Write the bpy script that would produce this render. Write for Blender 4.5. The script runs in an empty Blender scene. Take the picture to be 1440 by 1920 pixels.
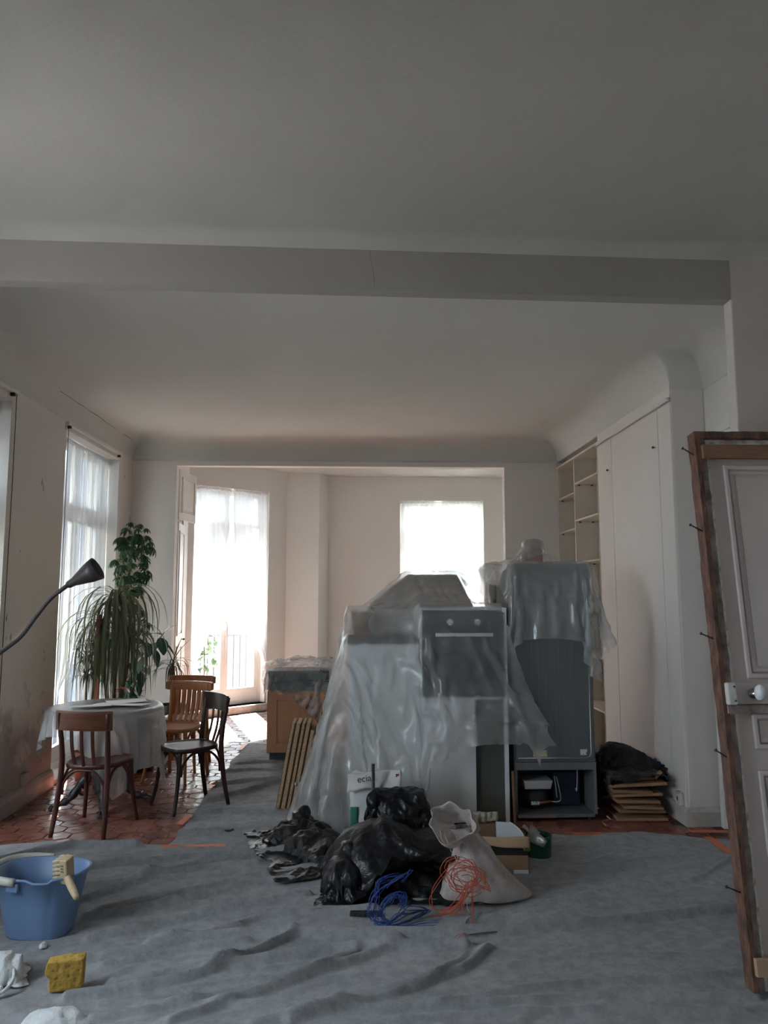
import bpy, bmesh, math, random
import numpy as np
from mathutils import Vector, Matrix, noise

random.seed(7)
rng = np.random.default_rng(7)
R = math.radians
scn = bpy.context.scene
COL = scn.collection

# ------------------------------------------------------------------ camera
cam_d = bpy.data.cameras.new('camera')
cam = bpy.data.objects.new('camera', cam_d)
COL.objects.link(cam)
cam_d.sensor_fit = 'VERTICAL'
cam_d.sensor_height = 36.0
cam_d.lens = 26.25
cam_d.clip_start = 0.05
cam.location = (0, 0, 1.62)
cam.rotation_euler = (R(90 + 6.318), 0, R(-2.033))
scn.camera = cam

# ------------------------------------------------------------------ sky, sun, exposure
SKY = 8.0
wd = bpy.data.worlds.new('sky')
scn.world = wd
wd.use_nodes = True
bgn = wd.node_tree.nodes['Background']
bgn.inputs['Color'].default_value = (0.80, 0.90, 1.0, 1)
bgn.inputs['Strength'].default_value = SKY

sun_d = bpy.data.lights.new('sun', 'SUN')
sun = bpy.data.objects.new('sun', sun_d)
COL.objects.link(sun)
sun_d.energy = 60.0
sun_d.color = (1.0, 0.96, 0.90)
sun_d.angle = R(0.7)
_d = Vector((0.30, -0.95, -1.12)).normalized()
sun.rotation_euler = _d.to_track_quat('-Z', 'Y').to_euler()
sun.location = (-6, 20, 20)


def portal(name, loc, direction, w, h):
    l = bpy.data.lights.new(name, 'AREA')
    l.shape = 'RECTANGLE'
    l.size = w
    l.size_y = h
    l.cycles.is_portal = True
    o = bpy.data.objects.new(name, l)
    COL.objects.link(o)
    o.location = loc
    o.rotation_euler = Vector(direction).to_track_quat('-Z', 'Z').to_euler()
    return o


scn.view_settings.view_transform = 'Standard'
scn.view_settings.look = 'None'
scn.view_settings.exposure = 1.5
scn.view_settings.gamma = 1.0
scn.view_settings.use_curve_mapping = False
cy = scn.cycles
cy.use_denoising = True
cy.max_bounces = 9
cy.diffuse_bounces = 7
cy.glossy_bounces = 3
cy.transmission_bounces = 5
cy.transparent_max_bounces = 20
cy.sample_clamp_indirect = 6.0
cy.caustics_reflective = False
cy.caustics_refractive = False

# ------------------------------------------------------------------ helpers


def setp(o, label=None, cat=None, group=None, kind=None):
    if label:
        o['label'] = label
    if cat:
        o['category'] = cat
    if group:
        o['group'] = group
    if kind:
        o['kind'] = kind
    return o


def thing(name, label, cat, loc=(0, 0, 0), rotz=0.0, group=None, kind=None):
    o = bpy.data.objects.new(name, None)
    COL.objects.link(o)
    o.location = loc
    o.rotation_euler = (0, 0, rotz)
    o.empty_display_size = 0.1
    return setp(o, label, cat, group, kind)


def link_mesh(name, me, mat=None, parent=None):
    o = bpy.data.objects.new(name, me)
    COL.objects.link(o)
    if mat is not None and not me.materials:
        me.materials.append(mat)
    if parent is not None:
        o.parent = parent
    return o


class MB:
    """collects geometry for ONE mesh"""

    def __init__(self):
        self.v = []
        self.f = []

    def add(self, vs, fs, M=None):
        b = len(self.v)
        for p in vs:
            p = Vector(p)
            if M is not None:
                p = M @ p
            self.v.append(p)
        for f in fs:
            self.f.append(tuple(i + b for i in f))
        return self

    def box(self, x0, x1, y0, y1, z0, z1, M=None):
        vs = [(x0, y0, z0), (x1, y0, z0), (x1, y1, z0), (x0, y1, z0), (x0, y0, z1), (x1, y0, z1), (x1, y1, z1), (x0, y1, z1)]
        fs = [(0, 3, 2, 1), (4, 5, 6, 7), (0, 1, 5, 4), (1, 2, 6, 5), (2, 3, 7, 6), (3, 0, 4, 7)]
        return self.add(vs, fs, M)

    def frustum(self, b, t, z0, z1, M=None):
        vs = [(b[0], b[2], z0), (b[1], b[2], z0), (b[1], b[3], z0), (b[0], b[3], z0), (t[0], t[2], z1), (t[1], t[2], z1), (t[1], t[3], z1), (t[0], t[3], z1)]
        fs = [(0, 3, 2, 1), (4, 5, 6, 7), (0, 1, 5, 4), (1, 2, 6, 5), (2, 3, 7, 6), (3, 0, 4, 7)]
        return self.add(vs, fs, M)

    def prism(self, poly, z0, z1, M=None):
        n = len(poly)
        vs = [(p[0], p[1], z0) for p in poly] + [(p[0], p[1], z1) for p in poly]
        fs = [tuple(range(n - 1, -1, -1)), tuple(range(n, 2 * n))]
        for i in range(n):
            j = (i + 1) % n
            fs.append((i, j, n + j, n + i))
        return self.add(vs, fs, M)

    def tube(self, path, r, n=8, cap=True, closed=False, flat=None, M=None):
        pts = [Vector(p) for p in path]
        m = len(pts)
        rs = r if isinstance(r, (list, tuple)) else [r] * m
        prev = None
        vs, fs = [], []
        for i in range(m):
            if closed:
                t = pts[(i + 1) % m] - pts[i - 1]
            else:
                t = pts[min(i + 1, m - 1)] - pts[max(i - 1, 0)]
            t = t.normalized() if t.length > 1e-9 else Vector((0, 0, 1))
            if prev is None:
                a = Vector((0, 0, 1)) if abs(t.z) < 0.9 else Vector((1, 0, 0))
                u = t.cross(a).normalized()
            else:
                u = (prev - t * prev.dot(t))
                u = u.normalized() if u.length > 1e-6 else t.orthogonal().normalized()
            w = t.cross(u)
            prev = u
            for k in range(n):
                a = 2 * math.pi * k / n
                s = 1.0 if flat is None else flat
                vs.append(pts[i] + u * math.cos(a) * rs[i] + w * math.sin(a) * rs[i] * s)
        segs = m if closed else m - 1
        for i in range(segs):
            j = (i + 1) % m
            for k in range(n):
                l = (k + 1) % n
                fs.append((i * n + k, i * n + l, j * n + l, j * n + k))
        if cap and not closed:
            fs.append(tuple(range(n - 1, -1, -1)))
            fs.append(tuple((m - 1) * n + k for k in range(n)))
        return self.add(vs, fs, M)

    def lathe(self, prof, n=24, M=None, cap=True, sx=1.0, sy=1.0):
        vs, fs = [], []
        m = len(prof)
        for r, z in prof:
            for k in range(n):
                a = 2 * math.pi * k / n
                vs.append((r * math.cos(a) * sx, r * math.sin(a) * sy, z))
        for i in range(m - 1):
            for k in range(n):
                l = (k + 1) % n
                fs.append((i * n + k, i * n + l, (i + 1) * n + l, (i + 1) * n + k))
        if cap:
            fs.append(tuple(range(n - 1, -1, -1)))
            fs.append(tuple((m - 1) * n + k for k in range(n)))
        return self.add(vs, fs, M)

    def grid(self, fn, nu, nv, closed_u=False, M=None):
        vs, fs = [], []
        for j in range(nv + 1):
            for i in range(nu if closed_u else nu + 1):
                vs.append(fn(i / nu, j / nv))
        w = nu if closed_u else nu + 1
        for j in range(nv):
            for i in range(nu):
                k = (i + 1) % w
                fs.append((j * w + i, j * w + k, (j + 1) * w + k, (j + 1) * w + i))
        return self.add(vs, fs, M)

    def mesh(self, name, smooth=False):
        me = bpy.data.meshes.new(name)
        me.from_pydata([tuple(p) for p in self.v], [], self.f)
        me.update()
        if smooth:
            me.polygons.foreach_set('use_smooth', [True] * len(me.polygons))
        return me

    def done(self, name, mat, parent=None, smooth=False, bevel=0.0, solid=0.0, sub=0, seg=2, off=0.0, **kw):
        me = self.mesh(name, smooth)
        o = link_mesh(name, me, mat, parent)
        if solid:
            m = o.modifiers.new('solid', 'SOLIDIFY')
            m.thickness = solid
            m.offset = off
        if sub:
            m = o.modifiers.new('sub', 'SUBSURF')
            m.levels = sub
            m.render_levels = sub
        if bevel:
            m = o.modifiers.new('bevel', 'BEVEL')
            m.width = bevel
            m.segments = seg
            m.limit_method = 'ANGLE'
            m.angle_limit = R(40)
        if kw:
            setp(o, **kw)
        return o


def bez(p0, p1, p2, p3, n=12):
    p0, p1, p2, p3 = map(Vector, (p0, p1, p2, p3))
    out = []
    for i in range(n + 1):
        t = i / n
        out.append(p0 * (1 - t) ** 3 + p1 * 3 * t * (1 - t) ** 2 + p2 * 3 * t * t * (1 - t) + p3 * t ** 3)
    return out


def spline(pts, n=8):
    """catmull-rom through pts"""
    P = [Vector(p) for p in pts]
    P = [P[0] * 2 - P[1]] + P + [P[-1] * 2 - P[-2]]
    out = []
    for i in range(1, len(P) - 2):
        a, b, c, d = P[i - 1], P[i], P[i + 1], P[i + 2]
        for k in range(n):
            t = k / n
            out.append(0.5 * ((2 * b) + (c - a) * t + (2 * a - 5 * b + 4 * c - d) * t * t + (3 * b - a - 3 * c + d) * t ** 3))
    out.append(P[-2])
    return out


def T(x=0, y=0, z=0, rz=0, rx=0, ry=0):
    return Matrix.Translation((x, y, z)) @ Matrix.Rotation(rz, 4, 'Z') @ Matrix.Rotation(ry, 4, 'Y') @ Matrix.Rotation(rx, 4, 'X')


# ------------------------------------------------------------------ cloth solver (position based, for sheets, bags, cloths)


def grid_edges(nu, nv):
    """edges, stiffness, and whether an edge only resists stretching"""
    I = np.arange((nu + 1) * (nv + 1)).reshape(nv + 1, nu + 1)
    prs = [(I[:, :-1], I[:, 1:], 1.0, 0), (I[:-1], I[1:], 1.0, 0), (I[:-1, :-1], I[1:, 1:], .5, 0), (I[:-1, 1:], I[1:, :-1], .5, 0), (I[:, :-2], I[:, 2:], .12, 0), (I[:-2], I[2:], .12, 0)]
    for s in (4, 9, 20):
        if s < min(nu, nv):
            prs += [(I[:, :-s], I[:, s:], 1.0, 1), (I[:-s], I[s:], 1.0, 1), (I[:-s, :-s], I[s:, s:], 1.0, 1), (I[:-s, s:], I[s:, :-s], 1.0, 1)]
    E = np.concatenate([np.stack([p[0].ravel(), p[1].ravel()], 1) for p in prs])
    K = np.concatenate([np.full(p[0].size, p[2]) for p in prs])
    U = np.concatenate([np.full(p[0].size, p[3], bool) for p in prs])
    return E, K, U


def hull(b, t, z0, z1):
    """convex collider: bottom rect b=(x0,x1,y0,y1) at z0, top rect t at z1 -> planes"""
    def pl(p, q, r):
        p, q, r = map(np.array, (p, q, r))
        n = np.cross(q - p, r - p)
        n = n / np.linalg.norm(n)
        return n, float(n @ p)
    B = [(b[0], b[2], z0), (b[1], b[2], z0), (b[1], b[3], z0), (b[0], b[3], z0)]
    Tt = [(t[0], t[2], z1), (t[1], t[2], z1), (t[1], t[3], z1), (t[0], t[3], z1)]
    out = []
    for i in range(4):
        j = (i + 1) % 4
        out.append(pl(B[i], B[j], Tt[i]) if np.linalg.norm(np.subtract(B[i], B[j])) > 1e-6 else pl(B[i], Tt[j], Tt[i]))
    out.append((np.array([0, 0, 1.0]), z1))
    if z0 > 0.3:
        out.append((np.array([0, 0, -1.0]), -z0))
    N = np.array([o[0] for o in out])
    D = np.array([o[1] for o in out])
    return N, D


def cbox(x0, x1, y0, y1, z0, z1):
    return hull((x0, x1, y0, y1), (x0, x1, y0, y1), z0, z1)


def cell(c, r):
    return ('ell', np.array(c, float), np.array(r, float))


def push_out(X, cols, floor, mg):
    hit = np.zeros(len(X), bool)
    for c in cols:
        if isinstance(c[0], str):
            q = (X - c[1]) / c[2]
            l = np.linalg.norm(q, axis=1)
            m = l < 1.0
            if m.any():
                X[m] = c[1] + q[m] / np.maximum(l[m], 1e-6)[:, None] * c[2]
                hit |= m
            continue
        N, D = c
        S = X @ N.T - D - mg
        k = S.argmax(1)
        s = S[np.arange(len(X)), k]
        m = s < 0
        if m.any():
            X[m] -= N[k[m]] * s[m][:, None]
            hit |= m
    m = X[:, 2] < floor
    X[m, 2] = floor
    return hit | m


def pbd(X, E, K, U, L, cols=(), floor=0.012, steps=60, iters=12, g=0.0015, damp=0.96, fric=0.85, pins=None, mg=0.006, lift=None):
    X = X.copy()
    n = len(X)
    V = np.zeros_like(X)
    a, b = E[:, 0], E[:, 1]
    inv = np.ones((n, 1))
    if pins is not None:
        idx, tgt = pins
        start = X[idx].copy()
        inv[idx] = 0
    hit = np.zeros(n, bool)
    for s in range(steps):
        P0 = X.copy()
        V *= damp
        V[:, 2] -= g
        X = X + V * inv
        if pins is not None:
            t = min(1.0, (s + 1) / (steps * 0.5))
            X[idx] = start + (tgt - start) * t
        for it in range(iters):
            d = X[b] - X[a]
            l = np.sqrt(np.einsum('ij,ij->i', d, d))
            c = K * (l - L)
            c[U & (c < 0)] = 0
            act = c != 0
            w = inv[a, 0] + inv[b, 0]
            c = (c / np.maximum(l, 1e-9) / np.maximum(w, 1e-9))[:, None] * d
            ca = c * inv[a]
            cb = c * inv[b]
            cnt = np.maximum(np.bincount(a[act], minlength=n) + np.bincount(b[act], minlength=n), 1)
            for k in range(3):
                X[:, k] += (np.bincount(a, ca[:, k], n) - np.bincount(b, cb[:, k], n)) / cnt * 1.6
            hit = push_out(X, cols, floor, mg)
        D = X - P0
        m = hit & (inv[:, 0] > 0)
        X[m, :2] -= D[m, :2] * fric * .5
        V = (X - P0) * inv
        V[hit] *= (1 - fric)
        sp = np.linalg.norm(V, axis=1)
        m = sp > 0.04
        V[m] *= (0.04 / sp[m])[:, None]
    return X


def drape(nu, nv, fn, cols, scale=1.0, pin=None, wob=0.002, **kw):
    """sheet of (nu x nv) cells, fn(u,v)->start position; pin = [((i,j),(x,y,z))]; returns MB holding the draped sheet"""
    X = np.array([fn(i / nu, j / nv) for j in range(nv + 1) for i in range(nu + 1)], float)
    E, K, U = grid_edges(nu, nv)
    L = np.linalg.norm(X[E[:, 0]] - X[E[:, 1]], axis=1) * scale
    X = X + rng.normal(0, wob, X.shape)
    pins = None
    if pin:
        pins = (np.array([j * (nu + 1) + i for (i, j), p in pin]), np.array([p for q, p in pin], float))
    X = pbd(X, E, K, U, L, cols, pins=pins, **kw)
    mb = MB()
    w = nu + 1
    fs = [(j * w + i, j * w + i + 1, (j + 1) * w + i + 1, (j + 1) * w + i) for j in range(nv) for i in range(nu)]
    mb.add([tuple(p) for p in X], fs)
    return mb


def wrinkle(mb, amp=.02, f=7.0, seed=0.0, floor=.024):
    """sharp crumple folds along the surface normal"""
    me = mb.mesh('tmp')
    nr = [v.normal.copy() for v in me.vertices]
    bpy.data.meshes.remove(me)
    S = Vector((seed, seed * 2.1, -seed))
    out = []
    for p, n in zip(mb.v, nr):
        w = Vector((noise.noise(p * 4 + S), noise.noise(p * 4 + S + Vector((9, 0, 0))), noise.noise(p * 4 + S + Vector((0, 9, 0))))) * .12
        q = (p + w) * f + S
        d = (1 - 2.2 * abs(noise.noise(q))) + .55 * (1 - 2.2 * abs(noise.noise(q * 2.1))) + .28 * (1 - 2.2 * abs(noise.noise(q * 4.4)))
        r = p + n * (amp * (d - .7))
        r.z = max(r.z, floor)
        out.append(r)
    mb.v = out
    return mb


def refine(mb, nu, nv):
    """double the resolution of a draped grid"""
    w = nu + 1
    A = np.array([tuple(p) for p in mb.v]).reshape(nv + 1, w, 3)
    B = np.empty((nv + 1, 2 * nu + 1, 3))
    B[:, ::2] = A
    B[:, 1::2] = (A[:, 1:] + A[:, :-1]) / 2
    Cc = np.empty((2 * nv + 1, 2 * nu + 1, 3))
    Cc[::2] = B
    Cc[1::2] = (B[1:] + B[:-1]) / 2
    o = MB()
    W2 = 2 * nu + 1
    o.v = [Vector(p) for p in Cc.reshape(-1, 3)]
    o.f = [(j * W2 + i, j * W2 + i + 1, (j + 1) * W2 + i + 1, (j + 1) * W2 + i) for j in range(2 * nv) for i in range(2 * nu)]
    return o


# ------------------------------------------------------------------ materials


def new_mat(name):
    m = bpy.data.materials.new(name)
    m.use_nodes = True
    nt = m.node_tree
    return m, nt, nt.nodes['Principled BSDF'], nt.nodes['Material Output']


def N(nt, t, **kw):
    n = nt.nodes.new(t)
    for k, v in kw.items():
        if k in n.inputs:
            n.inputs[k].default_value = v
        else:
            setattr(n, k, v)
    return n


def ramp(nt, fac, stops):
    r = nt.nodes.new('ShaderNodeValToRGB')
    e = r.color_ramp.elements
    while len(e) < len(stops):
        e.new(0.5)
    for i, (p, c) in enumerate(stops):
        e[i].position = p
        e[i].color = tuple(c) + (1,) if len(c) == 3 else c
    nt.links.new(fac, r.inputs['Fac'])
    return r


def coords(nt, scale=(1, 1, 1), kind='Object'):
    tc = nt.nodes.new('ShaderNodeTexCoord')
    mp = nt.nodes.new('ShaderNodeMapping')
    mp.inputs['Scale'].default_value = scale
    nt.links.new(tc.outputs[kind], mp.inputs['Vector'])
    return mp.outputs['Vector']


def bump(nt, bs, h, strength=0.3, dist=0.01):
    b = N(nt, 'ShaderNodeBump', Strength=strength, Distance=dist)
    nt.links.new(h, b.inputs['Height'])
    nt.links.new(b.outputs['Normal'], bs.inputs['Normal'])


def mat(name, c1, c2=None, rough=0.6, scale=6.0, stretch=(1, 1, 1), detail=5.0, bmp=0.0, bscale=None, bdist=0.004, metal=0.0, spec=0.5, pos=(0.35, 0.65), coat=0.0):
    m, nt, bs, out = new_mat(name)
    bs.inputs['Roughness'].default_value = rough
    bs.inputs['Metallic'].default_value = metal
    bs.inputs['Specular IOR Level'].default_value = spec
    bs.inputs['Coat Weight'].default_value = coat
    if c2 is None:
        c2 = tuple(x * 0.86 for x in c1)
    v = coords(nt, stretch)
    n = N(nt, 'ShaderNodeTexNoise', Scale=scale, Detail=detail, Roughness=0.6)
    nt.links.new(v, n.inputs['Vector'])
    r = ramp(nt, n.outputs['Fac'], [(pos[0], c2), (pos[1], c1)])
    nt.links.new(r.outputs['Color'], bs.inputs['Base Color'])
    if bmp:
        n2 = N(nt, 'ShaderNodeTexNoise', Scale=bscale or scale * 6, Detail=4.0, Roughness=0.6)
        nt.links.new(v, n2.inputs['Vector'])
        bump(nt, bs, n2.outputs['Fac'], bmp, bdist)
    return m


def wood(name, c1, c2, rough=0.35, axis=2, scale=9.0, coat=0.0):
    st = [6.0, 6.0, 6.0]
    st[axis] = 0.6
    return mat(name, c1, c2, rough=rough, scale=scale, stretch=tuple(st), detail=6, bmp=0.12, bscale=scale * 3, bdist=0.002, coat=coat, pos=(.3, .7))


def schlick(nt, f0, f1):
    """reflectance that rises towards grazing, the same from both sides"""
    lw = N(nt, 'ShaderNodeLayerWeight', Blend=0.5)
    pw = N(nt, 'ShaderNodeMath', operation='POWER')
    pw.inputs[1].default_value = 4.0
    nt.links.new(lw.outputs['Facing'], pw.inputs[0])
    ma = N(nt, 'ShaderNodeMath', operation='MULTIPLY_ADD')
    ma.inputs[1].default_value = f1
    ma.inputs[2].default_value = f0
    nt.links.new(pw.outputs[0], ma.inputs[0])
    return ma


def film(name, tint=(0.86, 0.87, 0.88), opacity=0.45, gloss=0.12, rough=0.25, noise_amt=0.12, bscale=14.0, bmp=0.35, trans=0.5):
    """thin plastic or gauze: part see-through, part scattering"""
    m, nt, bs, out = new_mat(name)
    nt.nodes.remove(bs)
    tr = N(nt, 'ShaderNodeBsdfTransparent', Color=(0.97, 0.97, 0.97, 1))
    di = N(nt, 'ShaderNodeBsdfDiffuse', Color=tint + (1,))
    tl = N(nt, 'ShaderNodeBsdfTranslucent', Color=tint + (1,))
    gl = N(nt, 'ShaderNodeBsdfGlossy', Color=(1, 1, 1, 1), Roughness=rough)
    m1 = N(nt, 'ShaderNodeMixShader', Fac=trans)
    nt.links.new(di.outputs[0], m1.inputs[1])
    nt.links.new(tl.outputs[0], m1.inputs[2])
    v = coords(nt)
    n = N(nt, 'ShaderNodeTexNoise', Scale=3.0, Detail=3.0)
    nt.links.new(v, n.inputs['Vector'])
    mr = N(nt, 'ShaderNodeMapRange')
    mr.inputs['From Min'].default_value = 0.3
    mr.inputs['From Max'].default_value = 0.7
    mr.inputs['To Min'].default_value = max(0, opacity - noise_amt)
    mr.inputs['To Max'].default_value = min(1, opacity + noise_amt)
    nt.links.new(n.outputs['Fac'], mr.inputs['Value'])
    m2 = N(nt, 'ShaderNodeMixShader')
    nt.links.new(mr.outputs[0], m2.inputs[0])
    nt.links.new(tr.outputs[0], m2.inputs[1])
    nt.links.new(m1.outputs[0], m2.inputs[2])
    last = m2
    if gloss > 0:
        mu = schlick(nt, gloss * 0.5, gloss * 4)
        m3 = N(nt, 'ShaderNodeMixShader')
        nt.links.new(mu.outputs[0], m3.inputs[0])
        nt.links.new(m2.outputs[0], m3.inputs[1])
        nt.links.new(gl.outputs[0], m3.inputs[2])
        last = m3
    if bmp:
        n2 = N(nt, 'ShaderNodeTexNoise', Scale=bscale, Detail=4.0, Distortion=1.5)
        nt.links.new(v, n2.inputs['Vector'])
        b = N(nt, 'ShaderNodeBump', Strength=bmp, Distance=0.01)
        nt.links.new(n2.outputs['Fac'], b.inputs['Height'])
        for q in (di, gl):
            nt.links.new(b.outputs['Normal'], q.inputs['Normal'])
    nt.links.new(last.outputs[0], out.inputs['Surface'])
    return m
# ------------------------------------------------------------------ shell materials


def plaster(name, c, c2, bmp=0.25, cracks=0.0, rough=0.85):
    m, nt, bs, out = new_mat(name)
    bs.inputs['Roughness'].default_value = rough
    bs.inputs['Specular IOR Level'].default_value = 0.25
    v = coords(nt)
    n = N(nt, 'ShaderNodeTexNoise', Scale=1.3, Detail=6.0, Roughness=0.65)
    nt.links.new(v, n.inputs['Vector'])
    r = ramp(nt, n.outputs['Fac'], [(0.3, c2), (0.65, c)])
    col = r.outputs['Color']
    if cracks:
        vo = N(nt, 'ShaderNodeTexVoronoi', Scale=0.55, feature='DISTANCE_TO_EDGE')
        nd = N(nt, 'ShaderNodeTexNoise', Scale=2.5, Detail=5.0)
        nt.links.new(v, nd.inputs['Vector'])
        mx = N(nt, 'ShaderNodeMixRGB', blend_type='ADD')
        mx.inputs[0].default_value = 0.35
        nt.links.new(v, mx.inputs[1])
        nt.links.new(nd.outputs['Color'], mx.inputs[2])
        nt.links.new(mx.outputs[0], vo.inputs['Vector'])
        r2 = ramp(nt, vo.outputs['Distance'], [(0.0, (cracks,) * 3), (0.0035, (0, 0, 0))])
        m2 = N(nt, 'ShaderNodeMixRGB')
        nt.links.new(r2.outputs['Color'], m2.inputs[0])
        nt.links.new(col, m2.inputs[1])
        m2.inputs[2].default_value = (c2[0] * .62, c2[1] * .6, c2[2] * .58, 1)
        col = m2.outputs[0]
    nt.links.new(col, bs.inputs['Base Color'])
    n2 = N(nt, 'ShaderNodeTexNoise', Scale=55.0, Detail=4.0)
    nt.links.new(v, n2.inputs['Vector'])
    bump(nt, bs, n2.outputs['Fac'], bmp, 0.004)
    return m


M_ceil_dim = plaster('ceiling_paint_dim', (0.51, 0.49, 0.465), (0.47, 0.45, 0.43), 0.3, 0.10)  # darker ceiling copy, the dim front room put into its colour
M_ceil_lit = plaster('ceiling_paint_lit', (0.65, 0.65, 0.62), (0.62, 0.615, 0.59), 0.3, 0.05)  # lighter ceiling copy, the brighter back room put into its colour
M_wall = plaster('wall_paint', (0.78, 0.75, 0.72), (0.74, 0.71, 0.68), 0.2)
M_bay = plaster('bay_wall_paint', (0.71, 0.715, 0.70), (0.68, 0.685, 0.67), 0.12)
M_stub = plaster('partition_paint', (0.60, 0.545, 0.515), (0.55, 0.50, 0.47), 0.35)
M_white = mat('white_gloss_paint', (0.78, 0.76, 0.73), (0.72, 0.70, 0.67), rough=0.4, scale=3, bmp=0.05)
M_cream = mat('cream_laminate', (0.68, 0.62, 0.53), (0.63, 0.57, 0.49), rough=0.5, scale=4)
M_black = mat('black_metal', (0.03, 0.03, 0.03), rough=0.45)
M_dark = mat('dark_gap', (0.02, 0.018, 0.016), rough=0.9)
M_chrome = mat('chrome', (0.7, 0.7, 0.7), rough=0.25, metal=1.0)
M_mortar = mat('mortar', (0.12, 0.07, 0.055), (0.07, 0.045, 0.04), rough=0.9, scale=12)


def left_wall_mat():
    m, nt, bs, out = new_mat('left_wall_worn_paint')
    bs.inputs['Roughness'].default_value = 0.8
    bs.inputs['Specular IOR Level'].default_value = 0.25
    v = coords(nt)
    sep = N(nt, 'ShaderNodeSeparateXYZ')
    nt.links.new(v, sep.inputs[0])
    n = N(nt, 'ShaderNodeTexNoise', Scale=1.6, Detail=6.0, Roughness=0.6)
    nt.links.new(v, n.inputs['Vector'])
    # paint line: greyish repair above, cream below
    ad = N(nt, 'ShaderNodeMath', operation='MULTIPLY_ADD')
    ad.inputs[1].default_value = 0.35
    nt.links.new(n.outputs['Fac'], ad.inputs[0])
    nt.links.new(sep.outputs['Z'], ad.inputs[2])
    up = ramp(nt, ad.outputs[0], [(0.0, (0.70, 0.645, 0.575)), (1.0, (0.70, 0.645, 0.575))])
    mr = N(nt, 'ShaderNodeMapRange')
    mr.inputs['From Min'].default_value = 2.42
    mr.inputs['From Max'].default_value = 2.46
    nt.links.new(ad.outputs[0], mr.inputs['Value'])
    base = N(nt, 'ShaderNodeMixRGB')
    nt.links.new(mr.outputs[0], base.inputs[0])
    base.inputs[1].default_value = (0.76, 0.70, 0.625, 1)
    base.inputs[2].default_value = (0.72, 0.68, 0.65, 1)
    # damp grey stains low down, with ragged outline
    n3 = N(nt, 'ShaderNodeTexNoise', Scale=2.6, Detail=8.0, Roughness=0.7)
    nt.links.new(v, n3.inputs['Vector'])
    ad3 = N(nt, 'ShaderNodeMath', operation='MULTIPLY_ADD')
    ad3.inputs[1].default_value = -2.4
    nt.links.new(n3.outputs['Fac'], ad3.inputs[0])
    nt.links.new(sep.outputs['Z'], ad3.inputs[2])
    r3 = ramp(nt, ad3.outputs[0], [(0.0, (1, 1, 1)), (0.12, (0, 0, 0))])
    mr3 = N(nt, 'ShaderNodeMapRange')
    mr3.inputs['From Min'].default_value = -0.72
    mr3.inputs['From Max'].default_value = -0.50
    mr3.inputs['To Min'].default_value = 0.65
    mr3.inputs['To Max'].default_value = 0.0
    nt.links.new(ad3.outputs[0], mr3.inputs['Value'])
    st = N(nt, 'ShaderNodeMixRGB')
    nt.links.new(mr3.outputs[0], st.inputs[0])
    nt.links.new(base.outputs[0], st.inputs[1])
    st.inputs[2].default_value = (0.36, 0.34, 0.33, 1)
    # flaked paint spots
    vs = coords(nt, (1, 1, 0.55))
    n4 = N(nt, 'ShaderNodeTexNoise', Scale=7.5, Detail=3.0, Roughness=0.5)
    nt.links.new(vs, n4.inputs['Vector'])
    r4 = ramp(nt, n4.outputs['Fac'], [(0.715, (0, 0, 0)), (0.73, (1, 1, 1))])
    fl = N(nt, 'ShaderNodeMixRGB')
    nt.links.new(r4.outputs['Color'], fl.inputs[0])
    nt.links.new(st.outputs[0], fl.inputs[1])
    fl.inputs[2].default_value = (0.42, 0.39, 0.36, 1)
    # fine dark scratches
    vt = coords(nt, (1, 1, 0.35))
    n5 = N(nt, 'ShaderNodeTexNoise', Scale=17, Detail=2.0)
    nt.links.new(vt, n5.inputs['Vector'])
    r5 = ramp(nt, n5.outputs['Fac'], [(0.775, (0, 0, 0)), (0.785, (1, 1, 1))])
    sc = N(nt, 'ShaderNodeMixRGB')
    nt.links.new(r5.outputs['Color'], sc.inputs[0])
    nt.links.new(fl.outputs[0], sc.inputs[1])
    sc.inputs[2].default_value = (0.16, 0.13, 0.11, 1)
    nt.links.new(sc.outputs[0], bs.inputs['Base Color'])
    n2 = N(nt, 'ShaderNodeTexNoise', Scale=30.0, Detail=5.0)
    nt.links.new(v, n2.inputs['Vector'])
    bump(nt, bs, n2.outputs['Fac'], 0.3, 0.006)
    return m


M_left = left_wall_mat()


def glass_mat():
    m, nt, bs, out = new_mat('window_glass')
    nt.nodes.remove(bs)
    tr = N(nt, 'ShaderNodeBsdfTransparent', Color=(0.95, 0.97, 0.97, 1))
    gl = N(nt, 'ShaderNodeBsdfGlossy', Roughness=0.02)
    fr = schlick(nt, 0.04, 0.6)
    mx = N(nt, 'ShaderNodeMixShader')
    nt.links.new(fr.outputs[0], mx.inputs[0])
    nt.links.new(tr.outputs[0], mx.inputs[1])
    nt.links.new(gl.outputs[0], mx.inputs[2])
    nt.links.new(mx.outputs[0], out.inputs['Surface'])
    return m


M_glass = glass_mat()
M_curt = film('sheer_curtain', (0.90, 0.91, 0.93), 0.74, 0.0, 0.5, 0.05, bmp=0.0, trans=0.16)

# ------------------------------------------------------------------ shell geometry
XL, XR, XC, YB, H = -2.59, 2.60, 2.34, 8.60, 3.40
YC = 5.40           # end of the built-in closet


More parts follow.
